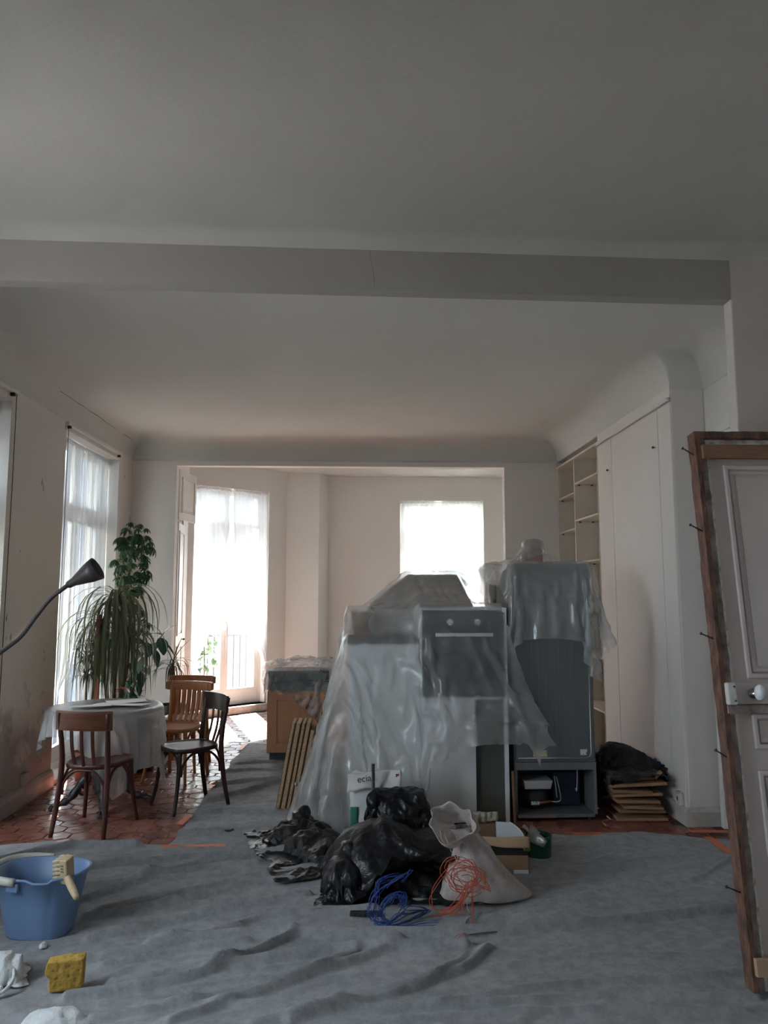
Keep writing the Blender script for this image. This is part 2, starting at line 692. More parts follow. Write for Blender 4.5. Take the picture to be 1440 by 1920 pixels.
def wall(name, p0, p1, z0, z1, th, holes, m, label):
    """one connected wall slab; outward is to the left of p0->p1; holes = (s0,s1,z0,z1)"""
    p0, p1 = Vector(p0 + (0,)), Vector(p1 + (0,))
    L = (p1 - p0).length
    d = (p1 - p0) / L
    nrm = Vector((-d.y, d.x, 0))
    ss = sorted({0, L} | {a for h in holes for a in h[:2] if 0 < a < L})
    zs = sorted({z0, z1} | {a for h in holes for a in h[2:] if z0 < a < z1})

    def solid(i, j):
        if i < 0 or j < 0 or i >= len(ss) - 1 or j >= len(zs) - 1:
            return False
        s, z = (ss[i] + ss[i + 1]) / 2, (zs[j] + zs[j + 1]) / 2
        return not any(h[0] < s < h[1] and h[2] < z < h[3] for h in holes)
    key, vs, fs = {}, [], []

    def vid(i, j, k):
        q = (i, j, k)
        if q not in key:
            key[q] = len(vs)
            vs.append(p0 + d * ss[i] + nrm * (th * k) + Vector((0, 0, zs[j])))
        return key[q]
    for i in range(len(ss) - 1):
        for j in range(len(zs) - 1):
            if not solid(i, j):
                continue
            fs.append((vid(i, j, 0), vid(i + 1, j, 0), vid(i + 1, j + 1, 0), vid(i, j + 1, 0)))
            fs.append((vid(i, j, 1), vid(i, j + 1, 1), vid(i + 1, j + 1, 1), vid(i + 1, j, 1)))
            if not solid(i - 1, j):
                fs.append((vid(i, j, 0), vid(i, j + 1, 0), vid(i, j + 1, 1), vid(i, j, 1)))
            if not solid(i + 1, j):
                fs.append((vid(i + 1, j, 0), vid(i + 1, j, 1), vid(i + 1, j + 1, 1), vid(i + 1, j + 1, 0)))
            if not solid(i, j - 1):
                fs.append((vid(i, j, 0), vid(i, j, 1), vid(i + 1, j, 1), vid(i + 1, j, 0)))
            if not solid(i, j + 1):
                fs.append((vid(i, j + 1, 0), vid(i + 1, j + 1, 0), vid(i + 1, j + 1, 1), vid(i, j + 1, 1)))
    mb = MB()
    mb.add(vs, fs)
    return mb.done(name, m, label=label, kind='structure')


TH = 0.34
wall('wall_left', (XL, -2.0), (XL, 8.72), 0, 3.5, TH, [(3.6, 4.9, 0.9, 2.9), (6.15, 7.56, 0.0, 3.06), (8.62, 10.10, 0.04, 3.08)], M_left, 'worn cream and grey plaster wall with flaking paint on the left')
wall('wall_back', (XL, YB), (XR, YB), 0, 3.5, 0.12, [(0.50, 4.305, -0.1, 3.105)], M_wall, 'grey-white wall with the wide opening into the bay')
wall('wall_right', (XR, 8.72), (XR, -2.0), 0, 3.5, 0.3, [], M_wall, 'off-white wall on the right behind the closet')
wall('wall_front', (XR, -2.0), (XL, -2.0), 0, 3.5, 0.3, [(2.7, 3.2, 0.6, 2.3)], M_wall, 'wall behind the viewer in the front room')
BA, BB, BC, BD, BE = (-2.12, 8.72), (-2.26, 10.02), (-1.05, 11.05), (-0.575, 11.10), (-0.45, 11.40)
wall('wall_bay_left', BA, BB, 0, 3.5, 0.3, [], M_bay, 'short side wall of the bay beside the french window')
FW = wall('wall_bay_window', BB, BC, 0, 3.5, 0.3, [(0.09, 1.28, 0.10, 3.10)], M_bay, 'slanting bay wall around the french window')
wall('wall_bay_pier', BC, BD, 0, 3.5, 0.3, [], M_bay, 'flat pier between the two bay windows')
wall('wall_bay_return', BD, BE, 0, 3.5, 0.3, [], M_bay, 'shaded return beside the bay pier')
wall('wall_bay_back', BE, (XR, 11.40), 0, 3.5, 0.3, [(1.10, 2.39, 0.9, 3.06)], M_bay, 'far bay wall with the short window')
wall('wall_bay_right', (XR, 11.40), (XR, 8.72), 0, 3.5, 0.3, [], M_bay, 'right side wall of the bay')


def coved(name, xs, ys, dist, Hc, r, label, m=None):
    vs, fs = [], []
    for y in ys:
        for x in xs:
            d = min(max(dist(x, y), 0.0), r)
            vs.append((x, y, Hc - r + math.sqrt(max(0, r * r - (r - d) ** 2))))
    w = len(xs)
    for j in range(len(ys) - 1):
        for i in range(w - 1):
            fs.append((j * w + i, (j + 1) * w + i, (j + 1) * w + i + 1, j * w + i + 1))
    mb = MB()
    mb.add(vs, fs)
    return mb.done(name, m or M_ceil_dim, smooth=True, solid=0.06, off=-1.0, label=label, kind='structure')


def near(*cs, r=0.24, k=14):
    return sorted({round(c + s * r * (1 - math.cos(math.pi / 2 * i / k)), 4) for c in cs for s in (-1, 1) for i in range(k + 1)})


def main_dist(x, y):
    d = min(x - XL, YB - y, XR - x)
    # closet: outer corner at (XC, YC)
    dc = max(XC - x, YC - y)
    return min(d, dc)


xs = [x for x in sorted(set(near(XL, XC, XR) + list(np.linspace(-2.3, 2.0, 9).round(3)))) if XL - 0.001 <= x <= XR + 0.001]
ys = [y for y in sorted(set(near(YB, YC) + list(np.linspace(3.58, 8.3, 12).round(3)))) if 3.57 <= y <= YB + 0.001]
coved('ceiling', xs, ys, main_dist, H, 0.24, 'white plaster ceiling, colour brightened, with rounded cove over the dining room', M_ceil_lit)
xs = [x for x in sorted(set(near(XL, XR) + list(np.linspace(-2.3, 2.3, 9).round(3)))) if XL - 0.001 <= x <= XR + 0.001]
ys = [y for y in sorted(set(near(3.52, r=.14) + [3.56, 3.62] + list(np.linspace(-2.0, 3.3, 10).round(3)))) if -2.01 <= y <= 3.621]
coved('ceiling', xs, ys, lambda x, y: min(x - XL + .1, 3.53 + 0.028 * x - y + .03), 3.37, 0.14, 'white plaster ceiling above the foreground, dimmed in its colour')
mb = MB()
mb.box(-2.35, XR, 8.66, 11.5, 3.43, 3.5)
mb.done('ceiling', M_ceil_dim, label='small white ceiling of the bay', kind='structure')

mb = MB()
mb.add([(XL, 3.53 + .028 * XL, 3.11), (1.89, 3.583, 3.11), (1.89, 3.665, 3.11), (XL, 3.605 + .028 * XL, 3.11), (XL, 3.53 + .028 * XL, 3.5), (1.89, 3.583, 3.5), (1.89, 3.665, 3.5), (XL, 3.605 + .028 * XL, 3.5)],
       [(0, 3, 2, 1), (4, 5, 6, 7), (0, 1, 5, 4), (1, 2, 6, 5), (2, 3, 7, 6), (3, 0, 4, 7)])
beam = mb.done('beam', plaster('beam_paint_dim', (0.40, 0.378, 0.355), (0.37, 0.35, 0.33), 0.3), label='plastered ceiling beam with a thin crack, spanning the room', kind='structure')  # beam colour darkened against the overly strong front light
mb = MB()
mb.tube(spline([(0.05, 3.529, 3.36), (0.058, 3.530, 3.28), (0.072, 3.530, 3.20), (0.078, 3.530, 3.113)], 5), 0.0009, 4)
mb.done('crack', mat('crack_shadow', (.2, .18, .17), rough=.9), beam)
mb = MB()
mb.box(1.89, XR, 3.583, 3.665, 0, 3.5)
mb.done('wall_partition', M_stub, label='grey-brown plaster wall stub that the old door leans on', kind='structure', bevel=0.006)

# floor base and terracotta tiles
mb = MB()
mb.box(-3.0, 3.0, -2.1, 11.8, -0.25, -0.005)
floor = mb.done('floor', M_mortar, label='red hexagonal terracotta tile floor', kind='structure')


def tile_mat(name='terracotta_tile', cols=((0.13, 0.045, 0.032), (0.25, 0.083, 0.058), (0.36, 0.16, 0.12))):
    m, nt, bs, out = new_mat(name)
    oi = N(nt, 'ShaderNodeObjectInfo')
    geo = N(nt, 'ShaderNodeNewGeometry')
    n = N(nt, 'ShaderNodeTexNoise', Scale=5.0, Detail=6.0, Roughness=0.7)
    nt.links.new(geo.outputs['Position'], n.inputs['Vector'])
    r = ramp(nt, n.outputs['Fac'], [(0.30, cols[0]), (0.5, cols[1]), (0.72, cols[2])])
    hv = N(nt, 'ShaderNodeHueSaturation')
    mr = N(nt, 'ShaderNodeMapRange')
    mr.inputs['To Min'].default_value = 0.72
    mr.inputs['To Max'].default_value = 1.25
    nt.links.new(oi.outputs['Random'], mr.inputs['Value'])
    nt.links.new(mr.outputs[0], hv.inputs['Value'])
    nt.links.new(r.outputs['Color'], hv.inputs['Color'])
    nt.links.new(hv.outputs['Color'], bs.inputs['Base Color'])
    n2 = N(nt, 'ShaderNodeTexNoise', Scale=9.0, Detail=5.0)
    nt.links.new(geo.outputs['Position'], n2.inputs['Vector'])
    r2 = ramp(nt, n2.outputs['Fac'], [(0.3, (0.2, 0.2, 0.2)), (0.7, (0.5, 0.5, 0.5))])
    nt.links.new(r2.outputs['Color'], bs.inputs['Roughness'])
    n3 = N(nt, 'ShaderNodeTexNoise', Scale=26.0, Detail=3.0)
    nt.links.new(geo.outputs['Position'], n3.inputs['Vector'])
    bump(nt, bs, n3.outputs['Fac'], 0.25, 0.006)
    return m


M_tile = tile_mat()
M_tiled = tile_mat('dusty_terracotta_tile', ((0.19, 0.105, 0.085), (0.29, 0.175, 0.145), (0.38, 0.26, 0.225)))
TF = 0.164   # flat to flat


def hex_geo(cx, cy, z, mb, tilt=(0, 0)):
    R1 = (TF / 2 - 0.003) / math.cos(math.pi / 6)
    R0 = R1 - 0.006
    vs = []
    for r, dz in ((R1, -0.012), (R1, -0.003), (R0, 0.0)):
        for k in range(6):
            a = math.pi / 6 + k * math.pi / 3
            x, y = r * math.cos(a), r * math.sin(a)
            vs.append((cx + x, cy + y, z + dz + tilt[0] * x + tilt[1] * y))
    fs = [tuple(range(12, 18))]
    for b in (0, 6):
        for k in range(6):
            l = (k + 1) % 6
            fs.append((b + k, b + l, b + 6 + l, b + 6 + k))
    mb.add(vs, fs)


spots = []
row = 0
y = 4.9
while y < 11.3:
    x = XL + (TF / 2 if row % 2 else 0)
    while x < XR:
        spots.append((x, y))
        x += TF
    y += TF * math.sqrt(3) / 2
    row += 1


def in_room(x, y):
    if y > 8.55:
        if x < -2.05 - max(0, y - 8.7) * .1:
            return False
        if x < -1.05 and (x + 2.26) * .648 - (y - 10.02) * .7614 < 0.06:
            return False
        if y > 11.05 and x < -0.5:
            return False
        return x < 2.5
    return x < (2.30 if y > 5.35 else 2.57) and x > XL - 0.02


def covered(x, y):
    return (y < 5.0) or (-1.12 < x < 0.98 and y < 8.3)


spots = [s for s in spots if in_room(*s) and not covered(*s)]


def show(s):      # roughly how large a tile shows from the room's front, hidden ones last
    x, y = s
    hid = (0.95 < x < 2.4 and y > 5.6) or (x > -0.85 and y > 7.2)
    return y + (20 if hid else 0)


spots.sort(key=show)
mbt = MB()
hex_geo(0, 0, 0, mbt)
tile_me = mbt.mesh('tile')
tile_me.materials.append(M_tile)
tile_me2 = mbt.mesh('tile')
tile_me2.materials.append(M_tiled)
for (x, y) in spots[:290]:
    o = bpy.data.objects.new('tile', tile_me if y < 8.2 + random.uniform(-.5, .3) else tile_me2)
    COL.objects.link(o)
    o.parent = floor
    o.location = (x, y, random.uniform(-0.0015, 0.0015))
    o.rotation_euler = (random.uniform(-.008, .008), random.uniform(-.008, .008), random.choice(range(6)) * math.pi / 3)
for lo, hi, m_ in ((0, 8.2, M_tile), (8.2, 99, M_tiled)):
  mbt = MB()
  for (x, y) in spots[290:]:
    if not lo <= y < hi:
        continue
    hex_geo(x, y, random.uniform(-0.0015, 0.0015), mbt, (random.uniform(-.008, .008), random.uniform(-.008, .008)))
  o = mbt.done('tile_field', m_, floor)
  o['kind'] = 'stuff'

# baseboards
mb = MB()
prof = [(0, 0), (0.03, 0), (0.03, 0.10), (0.022, 0.135), (0.012, 0.15), (0, 0.15)]


def skirt(name, p0, p1, label, prof=prof, m=M_white):
    """moulded board along p0->p1, room side on the right of the direction"""
    p0, p1 = Vector(p0 + (0,)), Vector(p1 + (0,))
    d = (p1 - p0).normalized()
    n = Vector((d.y, -d.x, 0))
    vs = [p + n * a + Vector((0, 0, b)) for p in (p0, p1) for a, b in prof]
    k = len(prof)
    fs = [tuple(range(k)), tuple(range(2 * k - 1, k - 1, -1))] + [(i, k + i, k + (i + 1) % k, (i + 1) % k) for i in range(k)]
    mb = MB()
    mb.add(vs, fs)
    return mb.done(name, m, label=label, kind='structure')


M_skirt = mat('worn_skirting', (0.62, 0.58, 0.53), (0.45, 0.42, 0.39), rough=0.6, scale=5, bmp=0.2)
skirt('baseboard_left', (XL, 5.56), (XL, 6.62), 'chunky worn white skirting board along the left wall', m=M_skirt)
skirt('baseboard_left', (XL, 8.10), (XL, 8.6), 'skirting board in the far left corner behind the plants', m=M_skirt)
skirt('baseboard_back', (XL, 8.6), (-2.09, 8.6), 'skirting board on the back wall behind the plants', m=M_skirt)
skirt('baseboard_right', (XC, 5.40), (2.585, 5.40), 'cracked white skirting board at the foot of the closet end', prof=[(0, 0), (0.035, 0), (0.035, 0.10), (0.02, 0.12), (0, 0.125)], m=M_skirt)
skirt('baseboard_right', (XC, 5.95), (XC, 5.365), 'short white skirting return along the closet side', prof=[(0, 0), (0.025, 0), (0.025, 0.10), (0.015, 0.12), (0, 0.125)], m=M_skirt)

# ------------------------------------------------------------------ windows


def frame_rect(mb, x0, x1, z0, z1, w, y0, y1, wb=None):
    """four bars as one connected ring"""
    wb = w if wb is None else wb
    o = [(x0, z0), (x1, z0), (x1, z1), (x0, z1)]
    i = [(x0 + w, z0 + wb), (x1 - w, z0 + wb), (x1 - w, z1 - w), (x0 + w, z1 - w)]
    vs = [(a, y, b) for y in (y0, y1) for a, b in o + i]
    fs = []
    for k in range(4):
        l = (k + 1) % 4
        fs += [(k, l, 4 + l, 4 + k), (8 + l, 8 + k, 12 + k, 12 + l), (l, k, 8 + k, 8 + l), (4 + k, 4 + l, 12 + l, 12 + k)]
    mb.add(vs, fs)


def window(name, loc, rz, W, z0, z1, zt, label, bottom=0.07, handle=True):
    """casement: outer frame, transom light above two leaves; local y points outside"""
    t = thing(name, label, 'window', (loc[0], loc[1], 0), rz, kind='structure')
    mb = MB()
    frame_rect(mb, 0, W, z0, z1, 0.05, 0.0, 0.07)
    mb.done('window_frame', M_white, t, bevel=0.004)
    mb = MB()
    mb.box(0.05, W - 0.05, 0.0, 0.07, zt - 0.045, zt + 0.045)
    mb.done('transom', M_white, t, bevel=0.004)
    for k in range(2):
        a, b = (0.05, W / 2) if k == 0 else (W / 2, W - 0.05)
        mb = MB()
        frame_rect(mb, a, b, z0 + 0.05, zt - 0.045, 0.055, 0.005, 0.055, wb=bottom)
        s = mb.done('sash', M_white, t, bevel=0.004)
        mb = MB()
        mb.box(a + .05, b - .05, 0.028, 0.032, z0 + bottom, zt - 0.095)
        mb.done('pane', M_glass, s)
        mb = MB()
        frame_rect(mb, a, b, zt + 0.045, z1 - 0.05, 0.035, 0.01, 0.05)
        s = mb.done('top_light', M_white, t, bevel=0.004)
        mb = MB()
        mb.box(a + .03, b - .03, 0.028, 0.032, zt + 0.075, z1 - 0.08)
        mb.done('pane', M_glass, s)
    if handle:
        mb = MB()
        hz = (z0 + zt) / 2 - 0.15
        mb.box(W / 2 - 0.012, W / 2 + 0.012, -0.022, 0.006, hz - 0.06, hz + 0.06)
        mb.tube([(W / 2, -0.02, hz), (W / 2, -0.05, hz), (W / 2 - .01, -0.055, hz - 0.03), (W / 2 - .01, -0.055, hz - 0.12)], 0.009, 8)
        mb.done('handle', M_white, t, smooth=True)
    return t


dirF = Vector((BC[0] - BB[0], BC[1] - BB[1], 0)).normalized()
nF = Vector((-dirF.y, dirF.x, 0))
rzF = math.atan2(dirF.y, dirF.x)


def onF(s, o=0.0, z=0.0):
    return Vector((BB[0], BB[1], z)) + dirF * s + nF * o


p = onF(0.09, 0.16)
window('window_1', p, rzF, 1.19, 0.10, 3.10, 2.56, 'tall french window in the slanting bay wall', bottom=0.17)
window('window_2', (BE[0] + 1.10, 11.40 + 0.14), 0.0, 1.29, 0.9, 3.06, 2.55, 'short casement window in the far bay wall')
window('window_3', (XL - 0.17, 6.62), R(90), 1.48, 0.04, 3.08, 2.42, 'tall window with bluish sheers in the left wall', bottom=0.15)
window('window_4', (XL - 0.2, 4.15), R(90), 1.41, 0.0, 3.06, 2.42, 'shuttered window at the left edge of the picture', bottom=0.15)
window('fill_window_left', (XL - 0.2, 1.6), R(90), 1.3, 0.9, 2.9, 2.3, 'added unseen window in the left wall, lights the front room')  # added out of view to light the foreground
window('fill_window_rear', (XR - 2.7, -2.2), R(180), 0.5, 0.6, 2.3, 1.9, 'added unseen window behind the viewer, lights the front room')  # added behind the camera for more frontal light
# stone threshold below the french window
M_stone = mat('worn_stone', (0.42, 0.39, 0.36), (0.26, 0.24, 0.22), rough=0.8, scale=9, bmp=0.4)
mb = MB()
q = [onF(0.02, -0.055), onF(1.36, -0.055), onF(1.36, 0.3), onF(0.02, 0.3)]
mb.prism([(a.x, a.y) for a in q], 0.0, 0.10)
mb.done('trim_1', M_stone, label='worn grey stone threshold under the french window', kind='structure', bevel=0.008)

portal('portal_french', onF(0.69, 0.36, 1.6), -nF, 1.2, 3.0)
portal('portal_bay', (1.3, 11.76, 1.98), (0, -1, 0), 1.29, 2.2)
portal('portal_left_far', (XL - 0.38, 7.36, 1.55), (1, 0, 0), 1.48, 3.0)
portal('portal_fill_rear', (XR - 2.95, -2.4, 1.45), (0, 1, 0), 0.5, 1.7)
portal('portal_fill_left', (XL - 0.38, 2.25, 1.9), (1, 0, 0), 1.3, 2.0)

# ------------------------------------------------------------------ sheer curtains


def curtain(name, label, group, loc, rz, x_out, inner, ztop, zbot, tie=None, nfold=9, amp=0.018, depth=-0.03, wide_bot=None):
    """x_out: fixed outer edge; inner(z)->inner edge x; tie=(z, x, width) gathers the panel"""
    t = thing(name, label, 'curtain', (loc[0], loc[1], 0), rz, group=group)
    ph = random.uniform(0, 6)
    w0 = abs(inner(ztop) - x_out)

    def fn(u, v):
        z = ztop + (zbot - ztop) * v
        xi, xo = inner(z), x_out
        if tie and z < tie[0] + 0.25:
            k = min(1.0, (tie[0] + 0.25 - z) / 0.25)
            k = k * k * (3 - 2 * k)
            s = tie[2] * (1 + 0.8 * max(0.0, (tie[0] - z) / max(0.1, tie[0] - zbot)))
            xo = xo + (tie[1] - s / 2 - xo) * k * 0.8
        w = abs(xi - xo)
        x = xo + (xi - xo) * u
        a = amp * min(2.6, math.sqrt(max(w0, .01) / max(w, 0.03)))
        y = depth - a * (0.6 * math.sin(2 * math.pi * nfold * u + ph + 0.8 * math.sin(3 * v + ph)) + 0.4 * math.sin(2 * math.pi * nfold * 0.43 * u + 1.7 * ph + 2 * v))
        hd = max(0.0, 1 - v / 0.03)
        y -= 0.006 * hd * math.sin(2 * math.pi * nfold * 3.3 * u + ph)
        bow = -0.05 * math.sin(math.pi * u) * math.sin(math.pi * min(1, v * 1.1)) if tie else 0
        return (x, y + bow, z)
    mb = MB()
    mb.grid(fn, nfold * 12, 40)
    mb.done('fabric', M_curt, t, smooth=True)
    # gathered heading around the rod
    mb = MB()
    xi = inner(ztop)

    def hd(u, v):
        x = x_out + (xi - x_out) * u
        a = 2 * math.pi * v
        rr = 0.014 + 0.004 * math.sin(2 * math.pi * nfold * 3.3 * u)
        return (x, depth + rr * math.cos(a), ztop + 0.02 + 1.7 * rr * math.sin(a))
    mb.grid(hd, nfold * 14, 8)
    mb.done('heading', M_curt, t, smooth=True)
    return t


def rod(loc, rz, x0, x1, z, label, y=-0.03):
    mb = MB()
    M = T(loc[0], loc[1], 0, rz)
    mb.tube([(x0, y, z), (x1, y, z)], 0.006, 8, M=M)
    o = mb.done('curtain_rod', M_white, smooth=True, label=label, cat='curtain rod', group='slim white curtain rods')
    return o


pF = onF(0.09, 0.10)
g = 'sheer white curtains'


def lerp_pts(pts):
    zs = [p[0] for p in pts][::-1]
    xs_ = [p[1] for p in pts][::-1]
    return lambda z: float(np.interp(z, zs, xs_))


curtain('sheer_curtain', 'left white sheer of the french window, swept aside low down', g, pF, rzF, -0.03, lerp_pts([(3.06, .585), (2.5, .575), (2.0, .54), (1.6, .46), (1.2, .34), (0.95, .24), (0.78, .14), (0.6, .08), (0.1, .08)]), 3.06, 0.25, tie=(0.78, 0.03, 0.10), nfold=8, depth=-0.05)
curtain('sheer_curtain', 'right white sheer of the french window, swept aside low down', g, pF, rzF, 1.26, lerp_pts([(3.06, .62), (2.5, .64), (2.0, .67), (1.6, .74), (1.2, .86), (0.95, 1.0), (0.78, 1.13), (0.6, 1.17), (0.1, 1.16)]), 3.06, 0.12, tie=(0.78, 1.23, 0.10), nfold=8, depth=-0.05)
rod(pF, rzF, -0.03, 1.26, 3.08, 'white rod holding the french window sheers', -0.05)
pB = (BE[0] + 1.10, 11.40 + 0.07)
curtain('sheer_curtain', 'left sheer of the short bay window', g, pB, 0, -0.02, lerp_pts([(3.04, .55), (2.2, .56), (0.9, .5)]), 3.02, 0.85, nfold=7)
curtain('sheer_curtain', 'right sheer of the short bay window', g, pB, 0, 1.31, lerp_pts([(3.04, .65), (2.2, .68), (0.9, .8)]), 3.02, 0.85, nfold=8)
rod(pB, 0, -0.02, 1.31, 3.045, 'white rod holding the short bay window sheers')
pL = (XL - 0.10, 6.62)
curtain('sheer_curtain', 'near sheer of the left window, gathered at its foot', g, pL, R(90), 0.02, lerp_pts([(3.05, .70), (2.0, .69), (1.2, .66), (.9, .55), (.75, .3), (.6, .2), (0.1, .2)]), 3.02, 0.2, tie=(0.72, 0.15, 0.12), nfold=8, depth=0.0)
curtain('sheer_curtain', 'far bluish sheer of the left window behind the plants', g, pL, R(90), 1.46, lerp_pts([(3.05, .73), (2.0, .73), (1.0, .75), (0.1, .8)]), 3.02, 0.1, nfold=9, depth=0.0)
rod(pL, R(90), 0.02, 1.46, 3.045, 'white rod holding the left window sheers', 0.0)

# ------------------------------------------------------------------ outside
M_facade = mat('dimmed_facade', (0.20, 0.195, 0.19), (0.17, 0.165, 0.16), rough=0.9, scale=0.5)  # colour darkened to stand for shade and ease the window glare
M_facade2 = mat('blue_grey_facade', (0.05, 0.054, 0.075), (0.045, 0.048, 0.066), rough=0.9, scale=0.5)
M_shut = mat('pale_green_shutter', (0.50, 0.56, 0.46), (0.42, 0.48, 0.40), rough=0.6, scale=3)
M_street = mat('street', (0.21, 0.205, 0.20), (0.18, 0.175, 0.17), rough=0.9, scale=0.4)
mb = MB()
mb.box(-60, 60, -50, 70, -6.2, -6.0)
mb.done('ground_outside', M_street, label='street far below the windows', kind='structure')

mb = MB()
mb.box(-5.19, -2.96, 2.9, 14.0, -3.2, -3.0)  # added slab, unseen, keeps sunlit ground from brightening the left curtains
mb.done('bounce_screen_outside', mat('dark_screen_paint', (.06, .062, .07), rough=.9), label='added unseen dark slab cutting ground bounce below the left windows', kind='structure')


def facade(name, x0, x1, y0, y1, z1, m, label, front, wins):
    t = thing(name, label, 'building', (0, 0, 0))
    mb = MB()
    mb.box(x0, x1, y0, y1, -6.0, z1)
    mb.done('wall', m, t)
    for (a, b, c, d) in wins:
        mb = MB()
        if front == 'y':
            mb.box(a, b, y0 - 0.06, y0 + 0.02, c, d)
        else:
            mb.box(x1 - 0.02, x1 + 0.06, a, b, c, d)
        mb.done('shutter', M_shut, t)
    mb = MB()
    mb.box(x0 - .3, x1 + .3, y0 - .3, y1 + .3, z1, z1 + 0.25)
    mb.done('cornice', m, t)
    return t


facade('apartment_building', -14, 16, 24.6, 30, 5.4, M_facade, 'apartment building, dimmed in colour, across the street behind the bay windows', 'y', [(x, x + 1.2, z, z + 2.2) for x in (-9, -6, -3, 0.4, 3.2, 6) for z in (-1.5, 1.6)])
facade('courtyard_sky_screen', -5.5, -5.2, 14.1, 23.5, 8.5, M_facade2, 'blue-grey shaded wall seen dimly through the far sheer of the left window', 'x', [(18.5, 19.6, z, z + 2.0) for z in (-1.5, 2.0)])
facade('courtyard_sky_screen', -9, -5.2, 3.4, 12.0, 13.0, M_facade2, 'added unseen blue-grey block shutting sky light off the left windows', 'x', [(y, y + 1.1, z, z + 2.0) for y in (5, 8) for z in (-1.5, 2.0)])  # added building, unseen, blocks the sky in front of the left window

# balcony outside the french window
M_iron = mat('balcony_iron', (0.05, 0.05, 0.055), rough=0.6)
bal = thing('balcony', 'stone balcony with iron rail outside the french window', 'balcony')
q = [onF(-0.5, 0.30), onF(2.0, 0.30), onF(2.0, 1.3), onF(-0.5, 1.3)]
mb = MB()
mb.prism([(a.x, a.y) for a in q], -0.12, 0.04)
mb.done('slab', M_stone, bal)
for k in range(22):
    a = onF(-0.45 + k * 2.4 / 21, 1.25)
    mb = MB()
    mb.box(a.x - .008, a.x + .008, a.y - .008, a.y + .008, 0.0, 1.0)
    mb.done('baluster', M_iron, bal)
mb = MB()
mb.tube([onF(-0.5, 1.25, 1.0), onF(2.0, 1.25, 1.0)], 0.022, 8)
mb.done('handrail', M_iron, bal)


def shutter(loc, rz, W, z0, z1, label, m=M_shut, n=30):
    t = thing('louvred_shutter', label, 'shutter', (loc[0], loc[1], 0), rz)
    mb = MB()
    frame_rect(mb, 0, W, z0, z1, 0.06, 0, 0.035, wb=0.10)
    mb.done('shutter_frame', m, t)
    h = (z1 - z0 - 0.2) / n
    me = None
    for k in range(n):
        if me is None:
            s = MB()
            s.box(0.055, W - 0.055, -0.004, 0.004, -h * .55, h * .55, T(rx=R(-35)))
            me = s.mesh('slat')
            me.materials.append(m)
        o = bpy.data.objects.new('slat', me)
        COL.objects.link(o)
        o.parent = t
        o.location = (0, 0.018, z0 + 0.12 + (k + .5) * h)
    return t


M_shutw = mat('white_shutter', (0.72, 0.71, 0.68), (0.66, 0.65, 0.62), rough=0.6, scale=3)
a = onF(1.30, 0.34)
shutter(a, rzF + R(62), 0.58, 0.12, 3.0, 'white louvred shutter folded outside the french window', M_shutw, 40)
shutter((BE[0] + 1.10 + .60, 11.72), R(78), 0.62, 0.95, 3.05, 'pale green louvred shutter ajar outside the short bay window', M_shut, 32)
shutter((BE[0] + 1.12, 11.74), R(6), 0.50, 0.95, 3.05, 'half-closed louvred shutter on the left of the short bay window', M_shutw, 32)
# closed shutters behind the window at the left edge
M_greysh = mat('grey_shutter', (0.20, 0.20, 0.21), (0.16, 0.16, 0.17), rough=0.7, scale=3)
mb = MB()
for k in range(2):
    shutter((XL - 0.29, 4.17 + 0.695 * k), R(90), 0.69, 0.03, 3.04, 'closed grey shutter leaf, %s, behind the window at the left edge' % ('near' if k == 0 else 'far'), M_greysh, 34)
# ------------------------------------------------------------------ closet, shelves, door trims
M_closet = mat('closet_paint', (0.80, 0.755, 0.72), (0.76, 0.715, 0.68), rough=0.45, scale=2, bmp=0.05)
ct = thing('built_in_closet', 'tall off-white built-in closet with flush doors on the right', 'closet', (0, 0, 0))
mb = MB()
mb.box(XC + 0.012, XR - 0.002, YC, 7.11, 0.0, 3.18)
mb.done('carcass', plaster('closet_end_plaster', (0.70, 0.655, 0.62), (0.65, 0.61, 0.58), 0.5), ct, bevel=0.008)
for (a, b, k) in ((YC + 0.004, 5.635, 0), (5.645, 6.705, 1), (6.715, 7.10, 2)):
    mb = MB()
    mb.box(XC - 0.004, XC + 0.014, a, b, 0.10 if k else 0.10, 3.06)
    d = mb.done('door' if k else 'filler_panel', M_closet, ct, bevel=0.003)
    if k:
        mb = MB()
        ky = {1: 5.70, 2: 6.78}[k]
        mb.lathe([(0.004, 0), (0.004, 0.012), (0.010, 0.016), (0.011, 0.022), (0.007, 0.027)], 12, T(XC - 0.003, ky, 2.77, ry=R(-90)))
        mb.done('knob', M_black, d, smooth=True)
mb = MB()
mb.box(XC - 0.025, XC, 5.41, 7.10, 3.065, 3.095)
mb.done('top_rail', M_white, ct, bevel=0.003)
mb = MB()
mb.box(XC - 0.001, XC + 0.014, YC + 0.004, 7.10, 3.10, 3.18)
mb.done('fascia', M_closet, ct)
mb = MB()
mb.box(XC - 0.002, XC + 0.014, 5.98, 7.10, 0.0, 0.095)
mb.done('plinth', M_closet, ct)

